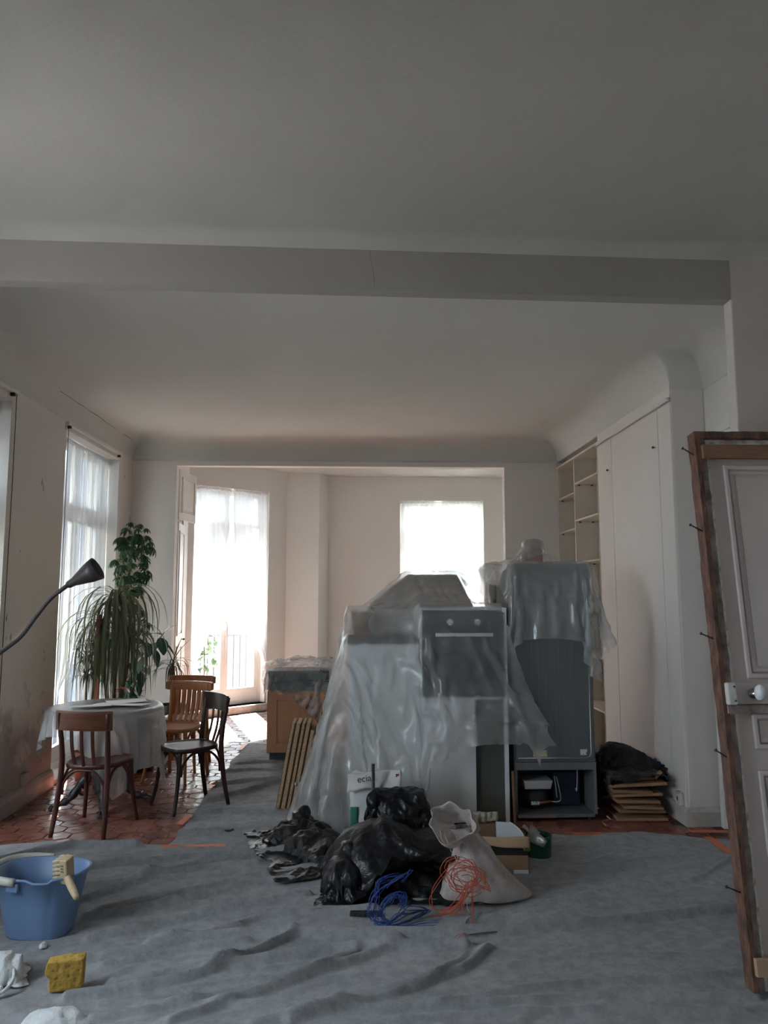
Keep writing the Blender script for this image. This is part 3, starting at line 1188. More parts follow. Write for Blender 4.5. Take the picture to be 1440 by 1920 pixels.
sh = thing('shelving_unit', 'cream built-in shelving with empty compartments beside the closet', 'shelves', (0, 0, 0))
for i, y in enumerate((7.125, 7.925, 8.585)):
    mb = MB()
    mb.box(XC, XR - 0.01, y - 0.010, y + 0.010, 0.0, 3.08)
    mb.done('side_panel', M_cream, sh, bevel=0.002)
mb = MB()
mb.box(XR - 0.018, XR - 0.004, 7.12, 8.59, 0.0, 3.08)
mb.done('back_panel', M_cream, sh)
mb = MB()
mb.box(XC - 0.01, XR - 0.01, 7.115, 8.597, 3.08, 3.105)
mb.done('top_panel', M_cream, sh, bevel=0.002)
for a, b, zs_ in ((7.14, 7.915, (2.80, 2.40, 1.95, 1.5, 1.0, 0.5)), (7.935, 8.575, (2.71, 2.32, 1.9, 1.45, 0.95, 0.5))):
    for z in zs_:
        mb = MB()
        mb.box(XC + 0.004, XR - 0.02, a, b, z, z + 0.018)
        s = mb.done('shelf', M_cream, sh, bevel=0.002)
        for xx in (XC + 0.05, XR - 0.07):
            mb = MB()
            mb.box(xx - .010, xx + .010, b - 0.016, b + 0.002, z - 0.012, z)
            mb.done('shelf_pin', M_black, s)

# door casing on the right wall, mostly behind the leaning door
dr = thing('door_1', 'white panelled doorway casing half hidden behind the leaning door', 'door', (0, 0, 0), kind='structure')
mb = MB()
for (w, o, zt) in ((0.14, 0.02, 2.80), (0.10, 0.035, 2.775), (0.05, 0.048, 2.745)):
    pass
y0, y1, zt = 4.30, 5.36, 2.815


def casing(w0, w1, t):
    o = [(y0 + w0, 0), (y0 + w0, zt - w0), (y1 - w0, zt - w0), (y1 - w0, 0)]
    i = [(y0 + w1, 0), (y0 + w1, zt - w1), (y1 - w1, zt - w1), (y1 - w1, 0)]
    vs = [(x, a, b) for x in (XR, XR - t) for a, b in o + i]
    fs = []
    for k in range(3):
        fs += [(k, k + 1, 5 + k, 4 + k), (8 + k, 12 + k, 13 + k, 9 + k), (k, 8 + k, 9 + k, k + 1), (4 + k, 5 + k, 13 + k, 12 + k)]
    fs += [(0, 4, 12, 8), (3, 11, 15, 7)]
    mb = MB()
    mb.add(vs, fs)
    return mb.done('casing', M_white, dr, bevel=0.004)


casing(0.0, 0.05, 0.045)
casing(0.045, 0.105, 0.025)
casing(0.10, 0.13, 0.038)
mb = MB()
mb.box(XR - 0.012, XR - 0.002, y0 + 0.13, y1 - 0.13, 0.005, zt - 0.13)
mb.done('door_leaf', M_white, dr)

# cupboard doors beside the french window
cu = thing('wall_cupboard', 'white panelled cupboard beside the french window, top door ajar', 'cupboard', (BA[0], BA[1], 0), math.atan2(BB[1] - BA[1], BB[0] - BA[0]))


def panel_door(mb_parent, M, W, z0, z1, panels, name='door'):
    mb = MB()
    mb.box(0, W, -0.025, 0.0, z0, z1, M)
    d = mb.done(name, M_white, mb_parent, bevel=0.003)
    for (a, b, c, e) in panels:
        mb = MB()
        fr = MB()
        frame_rect(fr, a, b, c, e, 0.018, -0.037, -0.024)
        fr.v = [M @ v for v in fr.v]
        fr.done('moulding', M_white, d, bevel=0.003)
        fr = MB()
        fr.box(a + .045, b - .045, -0.031, -0.024, c + .045, e - .045, M)
        fr.done('raised_panel', M_white, d, bevel=0.005)
    return d


mb = MB()
frame_rect(mb, 0.02, 0.68, 0.03, 3.13, 0.045, -0.02, 0.0)
mb.done('casing', M_white, cu, bevel=0.003)
d = panel_door(cu, T(0.06, -0.012, 0), 0.56, 0.06, 2.47, [(0.07, 0.49, 1.14, 2.37), (0.07, 0.49, 0.74, 1.02), (0.07, 0.49, 0.16, 0.62)])
mb = MB()
mb.lathe([(0.006, 0), (0.006, 0.02), (0.014, 0.028), (0.012, 0.04), (0.004, 0.044)], 12, T(0.585, -0.037, 1.08, rx=R(90)))
mb.done('knob', M_black, d, smooth=True)
panel_door(cu, T(0.06, -0.012, 0, R(-13)), 0.58, 2.50, 3.09, [(0.07, 0.51, 2.58, 3.01)])

# curtain rails on the left wall with hanging cords


def wall_rail(ya, yb, z, label, yc):
    t = thing('blind_rail', label, 'rail', (XL, ya, z))
    mb = MB()
    mb.box(0.0, 0.035, 0.0, yb - ya, -0.012, 0.016)
    mb.done('bar', M_white, t, bevel=0.003)
    mb = MB()
    pts = [(0.02, yc - ya, -0.01), (0.018, yc - ya + .01, -0.7), (0.012, yc - ya + 0.015, -1.6), (0.012, yc - ya + 0.012, -2.55)]
    mb.tube(spline(pts, 6), 0.0028, 5)
    mb.done('cord', M_dark, t)
    for q in (0.06, yb - ya - 0.06):
        mb = MB()
        mb.box(0.0, 0.03, q - 0.012, q + 0.012, -0.035, -0.012)
        mb.done('bracket', M_black, t)
    return t


wall_rail(6.585, 8.10, 3.13, 'thin white blind rail over the left window with a dark cord', 6.61)
wall_rail(4.0, 5.60, 3.13, 'thin white blind rail at the left edge of the picture', 5.59)


def socket(loc, ry, label, nrm):
    t = thing('wall_socket', label, 'socket', loc, ry)
    mb = MB()
    mb.box(-0.04, 0.04, -0.035, 0, -0.045, 0.045)
    mb.done('housing', M_skirt, t, bevel=0.008)
    mb = MB()
    mb.lathe([(0.020, 0.0), (0.020, 0.004), (0.016, 0.004), (0.015, 0.001)], 16, T(0, -0.034, 0, rx=R(90)))
    mb.done('face', M_white, t, smooth=True)
    return t


socket((XL, 6.08, 0.20), R(90), 'old white socket box above the left skirting board', None)
socket((XC - 0.005, 5.47, 0.17), R(-90), 'broken white socket box low on the closet corner', None)

# crack in the cove above the left window
mb = MB()
pts = []
for i in range(26):
    yy = 6.2 + i * 0.085
    pts.append((XL + 0.075 + 0.012 * noise.noise((yy * 3, 0, 0)), yy, 3.333 + 0.010 * noise.noise((yy * 4, 5, 0))))
mb.tube(pts, [0.0015 + 0.0025 * abs(noise.noise((q[1] * 5, 2, 1))) for q in pts], 4)
o = mb.done('trim_2', M_dark, label='ragged crack along the cove above the left window', kind='structure')

# ------------------------------------------------------------------ old door in its frame, leaning on the partition
M_oldwood = mat('raw_frame_wood', (0.22, 0.105, 0.07), (0.075, 0.045, 0.036), rough=0.9, scale=9, stretch=(3, 3, 1.2), bmp=0.8, bscale=30, bdist=.008, pos=(.38, .62))
M_oldgrey = mat('plaster_crusted_wood', (0.36, 0.30, 0.26), (0.15, 0.105, 0.085), rough=0.95, scale=14, bmp=0.7, bscale=50, bdist=0.006)
M_batten = wood('batten_pine', (0.29, 0.15, 0.085), (0.21, 0.105, 0.06), rough=0.7, axis=0)
M_batten2 = wood('pale_batten_pine', (0.50, 0.34, 0.21), (0.42, 0.28, 0.17), rough=0.7, axis=0)
M_doorp = mat('old_door_paint', (0.62, 0.54, 0.51), (0.57, 0.495, 0.47), rough=0.5, scale=2.5, bmp=0.06, bscale=20)
M_doorp2 = mat('chipped_white_paint', (0.68, 0.65, 0.62), (0.40, 0.33, 0.28), rough=0.7, scale=16, bmp=0.5, pos=(.38, .5))
dd = thing('leaning_door', 'old white panelled door in its rough wooden frame, leaning on the right', 'door', (1.60, 3.214, 0.018), 0)
dd.rotation_euler = (-math.asin(0.30 / 2.38), 0, 0)
DW = 0.94


def rough_bar(x0, x1, y0, y1, z0, z1, axis, amp, nseg, seed):
    """bar with ragged long edges"""
    mb = MB()
    n = nseg
    vs = []
    for i in range(n + 1):
        t = i / n
        j = [amp * noise.noise((t * n * .55, seed + k * 9.1, k)) for k in range(8)]
        if axis == 2:
            z = z0 + (z1 - z0) * t
            vs += [(x0 + j[0], y0 + j[1] * .4, z), (x1 + j[2], y0 + j[3] * .4, z), (x1 + j[4], y1, z), (x0 + j[6], y1, z)]
        else:
            x = x0 + (x1 - x0) * t
            vs += [(x, y0 + j[1] * .4, z0 + j[0]), (x, y0 + j[3] * .4, z1 + j[2]), (x, y1, z1 + j[4]), (x, y1, z0 + j[6])]
    fs = [(0, 1, 2, 3), tuple(n * 4 + k for k in (3, 2, 1, 0))]
    for i in range(n):
        for k in range(4):
            l = (k + 1) % 4
            fs.append((i * 4 + l, i * 4 + k, i * 4 + 4 + k, i * 4 + 4 + l))
    mb.add(vs, fs)
    return mb


rough_bar(0.0, 0.022, -0.075, 0.0, 0.0, 2.386, 2, 0.005, 60, 1).done('frame_stile', M_oldwood, dd)
rough_bar(0.018, 0.052, -0.066, 0.0, 0.0, 2.37, 2, 0.006, 70, 3).done('plaster_edge', M_oldgrey, dd)
rough_bar(0.050, 0.066, -0.058, 0.0, 0.0, 2.32, 2, 0.004, 90, 5).done('painted_stop', M_doorp2, dd)
rough_bar(0.0, DW, -0.075, 0.0, 2.352, 2.386, 0, 0.004, 30, 7).done('frame_head', M_oldwood, dd)
rough_bar(0.05, DW, -0.05, 0.0, 2.325, 2.352, 0, 0.004, 30, 8).done('plaster_edge', M_doorp2, dd)
rough_bar(DW - 0.045, DW, -0.075, 0.0, 0.0, 2.386, 2, 0.005, 60, 9).done('frame_stile', M_oldwood, dd)
mb = MB()
mb.box(0.024, DW - 0.02, -0.098, -0.076, 2.246, 2.313)
mb.done('batten', M_batten, dd, bevel=0.003)
mb = MB()
mb.box(0.010, DW - 0.02, -0.098, -0.076, 0.063, 0.130)
mb.done('batten', M_batten2, dd, bevel=0.003)
mb = MB()
mb.box(0.070, DW - 0.05, -0.045, -0.008, 0.02, 2.33)
leaf = mb.done('door_leaf', M_doorp, dd, bevel=0.003)
for (c, e) in ((1.235, 2.225), (0.935, 1.085), (0.10, 0.848)):
    fr = MB()
    frame_rect(fr, 0.132, DW - 0.11, c, e, 0.022, -0.060, -0.044)
    fr.done('moulding', M_doorp, leaf, bevel=0.006, seg=3)
    fr = MB()
    frame_rect(fr, 0.160, DW - 0.138, c + .028, e - .028, 0.016, -0.052, -0.044)
    fr.done('moulding', M_doorp, leaf, bevel=0.005, seg=3)
    if e - c > 0.3:
        fr = MB()
        fr.box(0.19, DW - 0.168, -0.050, -0.044, c + .055, e - .055)
        fr.done('raised_panel', M_doorp, leaf, bevel=0.004)
mb = MB()
mb.box(0.062, 0.40, -0.060, -0.044, 1.125, 1.215)
lk = mb.done('lock_case', M_doorp, leaf, bevel=0.003)
mb = MB()
mb.box(0.014, 0.056, -0.100, -0.055, 1.122, 1.218)
kp = mb.done('keeper', mat('old_white_iron', (0.70, 0.68, 0.66), (0.58, 0.55, 0.52), rough=0.4, scale=20), dd, bevel=0.008)
for zz in (1.14, 1.20):
    mb = MB()
    mb.lathe([(0.004, 0), (0.004, 0.003)], 10, T(0.045, -0.100, zz, rx=R(90)))
    mb.done('screw', M_black, kp)
mb = MB()
mb.lathe([(0.022, 0), (0.022, 0.006), (0.010, 0.012), (0.010, 0.03)], 16, T(0.145, -0.060, 1.17, rx=R(90)))
ro = mb.done('rose', M_chrome, leaf, smooth=True)
mb = MB()
mb.lathe([(0.008, -0.034), (0.021, -0.026), (0.029, -0.010), (0.030, 0.006), (0.025, 0.022), (0.010, 0.034)], 20, T(0.158, -0.098, 1.175, ry=R(8)), sx=0.75)
mb.done('porcelain_knob', mat('porcelain', (0.80, 0.80, 0.82), rough=0.15), ro, smooth=True)
rough_bar(0.016, DW - 0.05, -0.085, -0.045, 1.086, 1.121, 0, 0.003, 30, 11).done('cross_bar', M_oldgrey, dd)
for (z, dx, dz) in ((2.268, .055, .036), (1.898, .055, .033), (1.404, .058, .028), (0.896, .045, .036), (0.36, .06, .03)):
    mb = MB()
    a, b = Vector((0.012, -0.05, z)), Vector((-dx, -0.06, z + dz))
    mb.tube([a, a.lerp(b, .5), b], [0.0035, 0.0035, 0.003], 6)
    mb.tube([b, b + (b - a).normalized() * 0.004], 0.007, 8)
    mb.done('nail', M_black, dd)

# ------------------------------------------------------------------ floor protection
def tarp_mat(name, c1, c2):
    m, nt, bs, out = new_mat(name)
    bs.inputs['Roughness'].default_value = 0.9
    bs.inputs['Specular IOR Level'].default_value = 0.2
    bs.inputs['Sheen Weight'].default_value = 0.15
    v = coords(nt)
    n = N(nt, 'ShaderNodeTexNoise', Scale=2.2, Detail=8.0, Roughness=0.7)
    nt.links.new(v, n.inputs['Vector'])
    r = ramp(nt, n.outputs['Fac'], [(0.3, c2), (0.7, c1)])
    n2 = N(nt, 'ShaderNodeTexNoise', Scale=16.0, Detail=7.0, Roughness=0.75)
    nt.links.new(v, n2.inputs['Vector'])
    r2 = ramp(nt, n2.outputs['Fac'], [(0.42, (0.55, 0.55, 0.55)), (0.56, (1, 1, 1)), (0.75, (1.25, 1.24, 1.22))])
    mx = N(nt, 'ShaderNodeMixRGB', blend_type='MULTIPLY')
    mx.inputs[0].default_value = 0.5
    nt.links.new(r.outputs['Color'], mx.inputs[1])
    nt.links.new(r2.outputs['Color'], mx.inputs[2])
    vo = N(nt, 'ShaderNodeTexNoise', Scale=60.0, Detail=2.0)
    nt.links.new(v, vo.inputs['Vector'])
    r3 = ramp(nt, vo.outputs['Fac'], [(0.70, (0, 0, 0)), (0.73, (1, 1, 1))])
    m2 = N(nt, 'ShaderNodeMixRGB')
    nt.links.new(r3.outputs['Color'], m2.inputs[0])
    nt.links.new(mx.outputs[0], m2.inputs[1])
    m2.inputs[2].default_value = (0.30, 0.30, 0.30, 1)
    nt.links.new(m2.outputs[0], bs.inputs['Base Color'])
    n4 = N(nt, 'ShaderNodeTexNoise', Scale=35.0, Detail=6.0, Roughness=0.7)
    nt.links.new(v, n4.inputs['Vector'])
    bump(nt, bs, n4.outputs['Fac'], 0.35, 0.006)
    return m


M_tarp = tarp_mat('grey_felt', (0.345, 0.348, 0.362), (0.27, 0.273, 0.287))

CREASES = [  # floor-plan polylines: (points, height, width)
    ([(-0.95, 3.64), (-0.47, 3.74), (0.05, 3.72), (0.59, 3.73), (1.2, 3.80), (2.1, 3.96)], 0.020, 0.022),
    ([(-1.5, 3.45), (-0.98, 3.60), (-0.6, 3.82), (-0.40, 3.97), (0.1, 4.02)], 0.013, 0.02),
    ([(-1.45, 4.16), (-1.1, 4.55), (-0.85, 4.75), (-0.2, 4.92), (0.0, 5.0)], 0.014, 0.025),
    ([(-1.3, 4.05), (-0.9, 4.3), (-0.5, 4.5), (-0.2, 4.6)], 0.012, 0.02),
    ([(-1.5, 4.41), (-0.58, 4.57), (0.2, 4.55), (1.03, 4.52), (1.8, 4.6)], 0.008, 0.014),
    ([(-1.2, 4.08), (-0.5, 4.17), (0.3, 4.12), (1.2, 4.1), (2.3, 4.2)], 0.007, 0.012),
    ([(-1.0, 3.30), (-0.7, 3.40), (-0.3, 3.52), (0.08, 3.60), (0.5, 3.60)], 0.018, 0.025),
    ([(-0.70, 3.03), (-0.35, 3.25), (-0.05, 3.45), (0.2, 3.62)], 0.02, 0.028),
    ([(-0.25, 3.02), (0.1, 3.20), (0.45, 3.38), (0.6, 3.58)], 0.018, 0.026),
    ([(-1.3, 3.1), (-0.9, 3.16), (-0.4, 3.14), (0.2, 3.10), (1.0, 3.16), (1.6, 3.12)], 0.012, 0.02),
    ([(0.3, 3.1), (0.9, 3.25), (1.5, 3.3), (2.1, 3.42)], 0.014, 0.02),
    ([(-2.2, 4.7), (-1.9, 4.95), (-1.75, 5.03), (-1.4, 5.02)], 0.022, 0.03),
    ([(-1.7, 4.6), (-1.2, 4.78), (-0.8, 4.86), (-0.3, 4.86)], 0.012, 0.018),
    ([(0.8, 3.9), (1.4, 4.25), (1.9, 4.35), (2.4, 4.8)], 0.007, 0.018),
    ([(-1.2, 5.3), (-0.8, 5.35), (-0.3, 5.32)], 0.014, 0.02),
    ([(-1.2, 5.75), (-0.9, 5.85), (-0.6, 5.8)], 0.014, 0.03),
    ([(-1.15, 6.1), (-0.8, 6.5), (-0.55, 6.8)], 0.016, 0.03),
    ([(-1.18, 6.6), (-0.9, 6.75), (-0.7, 6.78)], 0.014, 0.025),
    ([(-1.18, 7.1), (-0.9, 7.15), (-0.7, 7.12)], 0.012, 0.02),
    ([(-1.15, 7.4), (-0.8, 7.5)], 0.012, 0.02),
    ([(-1.35, 3.95), (-0.95, 4.12), (-0.6, 4.35), (-0.35, 4.42)], 0.016, 0.018),
    ([(-1.25, 3.72), (-0.8, 3.95), (-0.45, 4.12), (-0.25, 4.2)], 0.016, 0.018),
    ([(-1.1, 3.45), (-0.75, 3.62), (-0.5, 3.68)], 0.014, 0.018),
    ([(-1.15, 3.2), (-0.8, 3.3), (-0.55, 3.46), (-0.3, 3.72)], 0.018, 0.02),
    ([(-1.0, 3.05), (-0.55, 3.2), (-0.2, 3.36), (0.0, 3.56)], 0.016, 0.02),
    ([(-0.4, 3.0), (0.0, 3.12), (0.3, 3.28), (0.5, 3.5)], 0.016, 0.02),
    ([(-1.7, 4.3), (-1.3, 4.42), (-0.9, 4.62), (-0.6, 4.68)], 0.015, 0.018),
    ([(-1.9, 4.55), (-1.5, 4.7), (-1.2, 4.72)], 0.014, 0.02),
    ([(0.15, 3.02), (0.8, 3.06), (1.5, 3.02)], 0.012, 0.018),
    ([(0.6, 3.42), (1.1, 3.5), (1.6, 3.48)], 0.008, 0.016),
]


def tarp_z(x, y, base):
    X, Y = np.asarray(x), np.asarray(y)
    Z = np.full(X.shape, base)
    for pts, h, w in CREASES:
        best = np.full(X.shape, 9.0)
        sgn = np.zeros(X.shape)
        pp = [(p.x, p.y) for p in spline([(a, b, 0) for a, b in pts], 4)]
        for (ax, ay), (bx, by) in zip(pp[:-1], pp[1:]):
            dx, dy = bx - ax, by - ay
            t = np.clip(((X - ax) * dx + (Y - ay) * dy) / (dx * dx + dy * dy + 1e-9), 0, 1)
            ex, ey = X - ax - t * dx, Y - ay - t * dy
            d = np.hypot(ex, ey)
            m = d < best
            best[m] = d[m]
            sgn[m] = np.sign(ey)[m]
        ww = np.where(sgn < 0, w * 0.45, w * 1.3)
        hh = h * (2.3 if pts[0][0] < -0.9 and pts[0][1] > 3.15 else 1.6)
        Z = Z + hh * np.exp(-(best / ww) ** 2)
    return Z


def tarp(name, x0, x1, y0, y1, nx, ny, edge, label, base):
    xs_ = np.linspace(x0, x1, nx + 1)
    ys_ = np.linspace(y0, y1, ny + 1)
    GX, GY = np.meshgrid(xs_, ys_)
    EX, EY = edge(GX, GY)
    Z = tarp_z(EX, EY, base)
    fl = np.array([[noise.noise((a * 2.3 + b * 2.0, b * 5.5 - a * 1.5, 0)) * .005 + noise.noise((a * 6 + b * 3, b * 13 - a * 5, 3)) * .0035 + (1 - abs(noise.noise((a * 2.2 + b * 1.2, b * 6.5 - a * 2.5, 9)) * 2.2)) ** 3 * .006 + .003 for a, b in zip(ra, rb)] for ra, rb in zip(EX, EY)])
    Z = Z + np.maximum(fl, -0.002)
    mb = MB()
    w = nx + 1
    mb.v = [Vector((a, b, c)) for a, b, c in zip(EX.ravel(), EY.ravel(), Z.ravel())]
    mb.f = [(j * w + i, j * w + i + 1, (j + 1) * w + i + 1, (j + 1) * w + i) for j in range(ny) for i in range(nx)]
    return mb.done(name, M_tarp, smooth=True, label=label, cat='drop cloth')


def edge_front(GX, GY):
    t = np.clip((GY - 4.3) / 0.85, 0, 1)
    far = np.interp(GX, [-2.6, -2.29, -1.99, -1.75, -1.48, -1.2, -0.85, 0.5, 1.03, 1.47, 1.94, 2.33, 2.6], [5.06, 5.10, 5.17, 5.12, 5.09, 5.06, 5.04, 5.10, 5.22, 5.17, 5.24, 5.06, 5.0])
    wob = np.vectorize(lambda a: 0.012 * noise.noise((a * 6, 1, 0)))(GX)
    return GX, GY + t * (far + wob - 5.15)


def edge_strip(GX, GY):
    t = np.clip((-0.8 - GX) / 0.4, 0, 1)
    wob = np.vectorize(lambda b: 0.030 * noise.noise((b * 3.1, 7, 0)) + 0.015 * noise.noise((b * 9, 3, 0)))(GY)
    return GX + t * wob, GY + np.clip((GY - 8.0) / .4, 0, 1) * 0.05 * np.sin(GX * 9)


tarp('drop_cloth', -2.58, 2.58, 1.2, 5.15, 440, 340, edge_front, 'wide wrinkled grey drop cloth over the foreground floor', 0.012)
tarp('drop_cloth', -1.21, 0.95, 4.98, 8.40, 130, 190, edge_strip, 'narrow grey drop cloth strip running back under the dishwasher', 0.004)

M_tape = mat('orange_masking_tape', (0.72, 0.19, 0.07), (0.62, 0.15, 0.06), rough=0.5, scale=8, bmp=0.3)
TAPES = [((-1.25, 5.035), (-0.84, 5.035), .045, 'long orange tape strip across the drop cloth seam'), ((-1.61, 5.125), (-1.465, 5.125), .05, 'short orange tape strip below the brown chair'),
         ((-1.245, 5.49), (-1.215, 5.70), .055, 'orange tape piece on the cloth edge right of the brown chair'), ((-1.235, 6.47), (-1.20, 6.70), .05, 'orange tape piece on the cloth edge under the dark chair'),
         ((-1.215, 8.02), (-1.20, 8.35), .05, 'pinkish tape piece at the far end of the cloth edge'), ((1.46, 5.19), (1.66, 5.19), .05, 'orange tape strip in front of the fridge'),
         ((2.27, 5.215), (2.53, 5.20), .055, 'orange tape strip along the closet foot'), ((2.335, 5.09), (2.33, 4.78), .06, 'slanting orange tape strip beside the leaning door'),
         ((-1.825, 4.04), (-1.80, 3.86), .06, 'orange tape scrap half hidden left of the blue bucket')]
for (a, b, w, lab) in TAPES:
    a, b = Vector(a + (0,)), Vector(b + (0,))
    d = (b - a).normalized()
    n = Vector((-d.y, d.x, 0))
    mb = MB()
    k = 10

    def fn(u, v):
        p = a.lerp(b, u) + n * (v - .5) * w
        e = 0.004 * noise.noise((u * 8, v * 3, a.x))
        zz = float(tarp_z(np.array([p.x]), np.array([p.y]), 0.012)[0]) + 0.008
        return (p.x + (e if u in (0, 1) else 0), p.y, zz + e * .5)
    mb.grid(fn, k, 2)
    mb.done('tape_strip', M_tape, solid=0.0012, label=lab, cat='tape', group='orange tape strips')
# ------------------------------------------------------------------ chairs
M_brown = wood('brown_varnished_wood', (0.105, 0.034, 0.022), (0.055, 0.018, 0.013), rough=0.35, coat=0.0)
M_brown2 = wood('brown_backrest_wood', (0.17, 0.062, 0.028), (0.10, 0.036, 0.018), rough=0.35, axis=0, coat=0.0)
M_darkw = wood('dark_varnished_wood', (0.042, 0.017, 0.013), (0.022, 0.009, 0.008), rough=0.3, coat=0.0)
M_orange = wood('honey_wood', (0.44, 0.175, 0.055), (0.33, 0.120, 0.036), rough=0.35, coat=0.0)


def chair(label, loc, rz, m, m_back, style=0, group='bistro chairs'):
    """bentwood bistro chair; local +y is the front"""
    t = thing('bistro_chair', label, 'chair', loc, rz, group)
    # seat: rounded trapezoid with a raised rim
    no = 40

    def outline(k, ins):
        a = 2 * math.pi * k / no
        c, s = math.cos(a), math.sin(a)
        e = 0.62
        x = math.copysign(abs(c) ** e, c)
        y = math.copysign(abs(s) ** e, s)
        y = y * (0.205 - ins)
        x = x * (0.195 + 0.10 * y - ins)
        return x, y
    mb = MB()
    vs, fs = [], []
    rings = [(0.02, .432), (0.0, .436), (-0.002, .455), (0.004, .466), (0.014, .466), (0.022, .460), (0.06, .456), (0.14, .453)]
    for ins, z in rings:
        for k in range(no):
            x, y = outline(k, ins)
            vs.append((x, y, z))
    for i in range(len(rings) - 1):
        for k in range(no):
            l = (k + 1) % no
            fs.append((i * no + k, i * no + l, (i + 1) * no + l, (i + 1) * no + k))
    fs.append(tuple(range(no - 1, -1, -1)))
    fs.append(tuple((len(rings) - 1) * no + k for k in range(no)))
    mb.add(vs, fs)
    mb.done('seat', m, t, smooth=True)
    for s in (-1, 1):
        mb = MB()
        pth = spline([(s * .165, .150, .44), (s * .172, .160, .30), (s * .185, .178, .14), (s * .205, .205, 0.0)], 6)
        n = len(pth)
        mb.tube(pth, [.019 - .006 * i / (n - 1) for i in range(n)], 10)
        mb.done('leg', m, t, smooth=True)
    for s in (-1, 1):
        mb = MB()
        pth = spline([(s * .190, -.250, 0.0), (s * .178, -.212, .20), (s * .168, -.188, .44), (s * .168, -.200, .60), (s * .180, -.235, .815)], 6)
        n = len(pth)
        mb.tube(pth, [.015 + .005 * math.sin(math.pi * i / (n - 1)) for i in range(n)], 10)
        mb.done('back_post', m, t, smooth=True)
    # backrest
    bw, bow = (0.205, 0.040) if style == 0 else (0.235, 0.055)
    zb, zt_ = (.700, .832) if style == 0 else (.745, .825)

    def bk(u, v):
        x = -bw + 2 * bw * u
        y0 = -.200 - bow * (1 - (x / bw) ** 2) - 0.012
        zz = zb + (zt_ - zb) * v
        if style:
            e = max(0, abs(x) / bw - .85) / .15
            zz = (zb + zt_) / 2 + (zz - (zb + zt_) / 2) * (1 - .25 * e * e)
        return (x, y0 - 0.03 * (zz - .7), zz)
    mb = MB()
    mb.grid(bk, 24, 4)
    mb.done('backrest', m_back, t, smooth=True, solid=0.02 if style == 0 else 0.03, bevel=0.004)
    xs_ = (-.075, 0, .075) if style == 0 else (-.125, -.075, -.025, .025, .075, .125)
    for x in xs_:
        mb = MB()
        yb = -.198 + 0.02 * abs(x) / .1
        yt = -.210 - bow * (1 - (x / bw) ** 2)
        pth = spline([(x * .95, yb, .452), (x, (yb + yt) / 2 - .012, .58), (x * 1.02, yt, zb + .03)], 6)
        wv = .011 if style == 0 else .013
        vs, fs = [], []
        for p in pth:
            vs += [(p.x - wv, p.y - .006, p.z), (p.x + wv, p.y - .006, p.z), (p.x + wv, p.y + .006, p.z), (p.x - wv, p.y + .006, p.z)]
        n = len(pth)
        fs = [(3, 2, 1, 0), tuple(4 * n - 4 + k for k in range(4))] + [(4 * i + k, 4 * i + (k + 1) % 4, 4 * i + 4 + (k + 1) % 4, 4 * i + 4 + k) for i in range(n - 1) for k in range(4)]
        mb.add(vs, fs)
        mb.done('slat', m, t, bevel=0.002)
    # bentwood braces under the seat
    L = {'fl': (-.168, .155), 'fr': (.168, .155), 'bl': (-.170, -.195), 'br': (.170, -.195)}
    for a, b in (('fl', 'fr'), ('bl', 'br'), ('fl', 'bl'), ('fr', 'br')):
        A, B = Vector(L[a] + (0,)), Vector(L[b] + (0,))
        d = (B - A).normalized()
        i0, i1 = A + d * .016, B - d * .016
        w = (B - A).length
        pth = spline([i0 + Vector((0, 0, .265)), i0 + d * .012 + Vector((0, 0, .345)), i0 + d * w * .22 + Vector((0, 0, .415)), (A + B) / 2 + Vector((0, 0, .428)), i1 - d * w * .22 + Vector((0, 0, .415)), i1 - d * .012 + Vector((0, 0, .345)), i1 + Vector((0, 0, .265))], 5)
        mb = MB()
        mb.tube(pth, .0095, 8)
        mb.done('brace', m, t, smooth=True)
    return t


chair('reddish-brown bistro chair in front of the table, back to the viewer', (-1.825, 5.515, 0.0), R(-10), M_brown, M_brown2)
chair('dark brown bistro chair standing at an angle right of the table', (-1.305, 6.03, 0.0), R(-142 - 90), M_darkw, M_darkw)
chair('honey-coloured slatted chair directly behind the dark chair', (-1.60, 6.86, 0.0), R(165), M_orange, M_orange, 1)
chair('honey-coloured chair furthest back, only its top rail showing', (-1.66, 7.36, 0.0), R(172), M_orange, M_orange, 1)

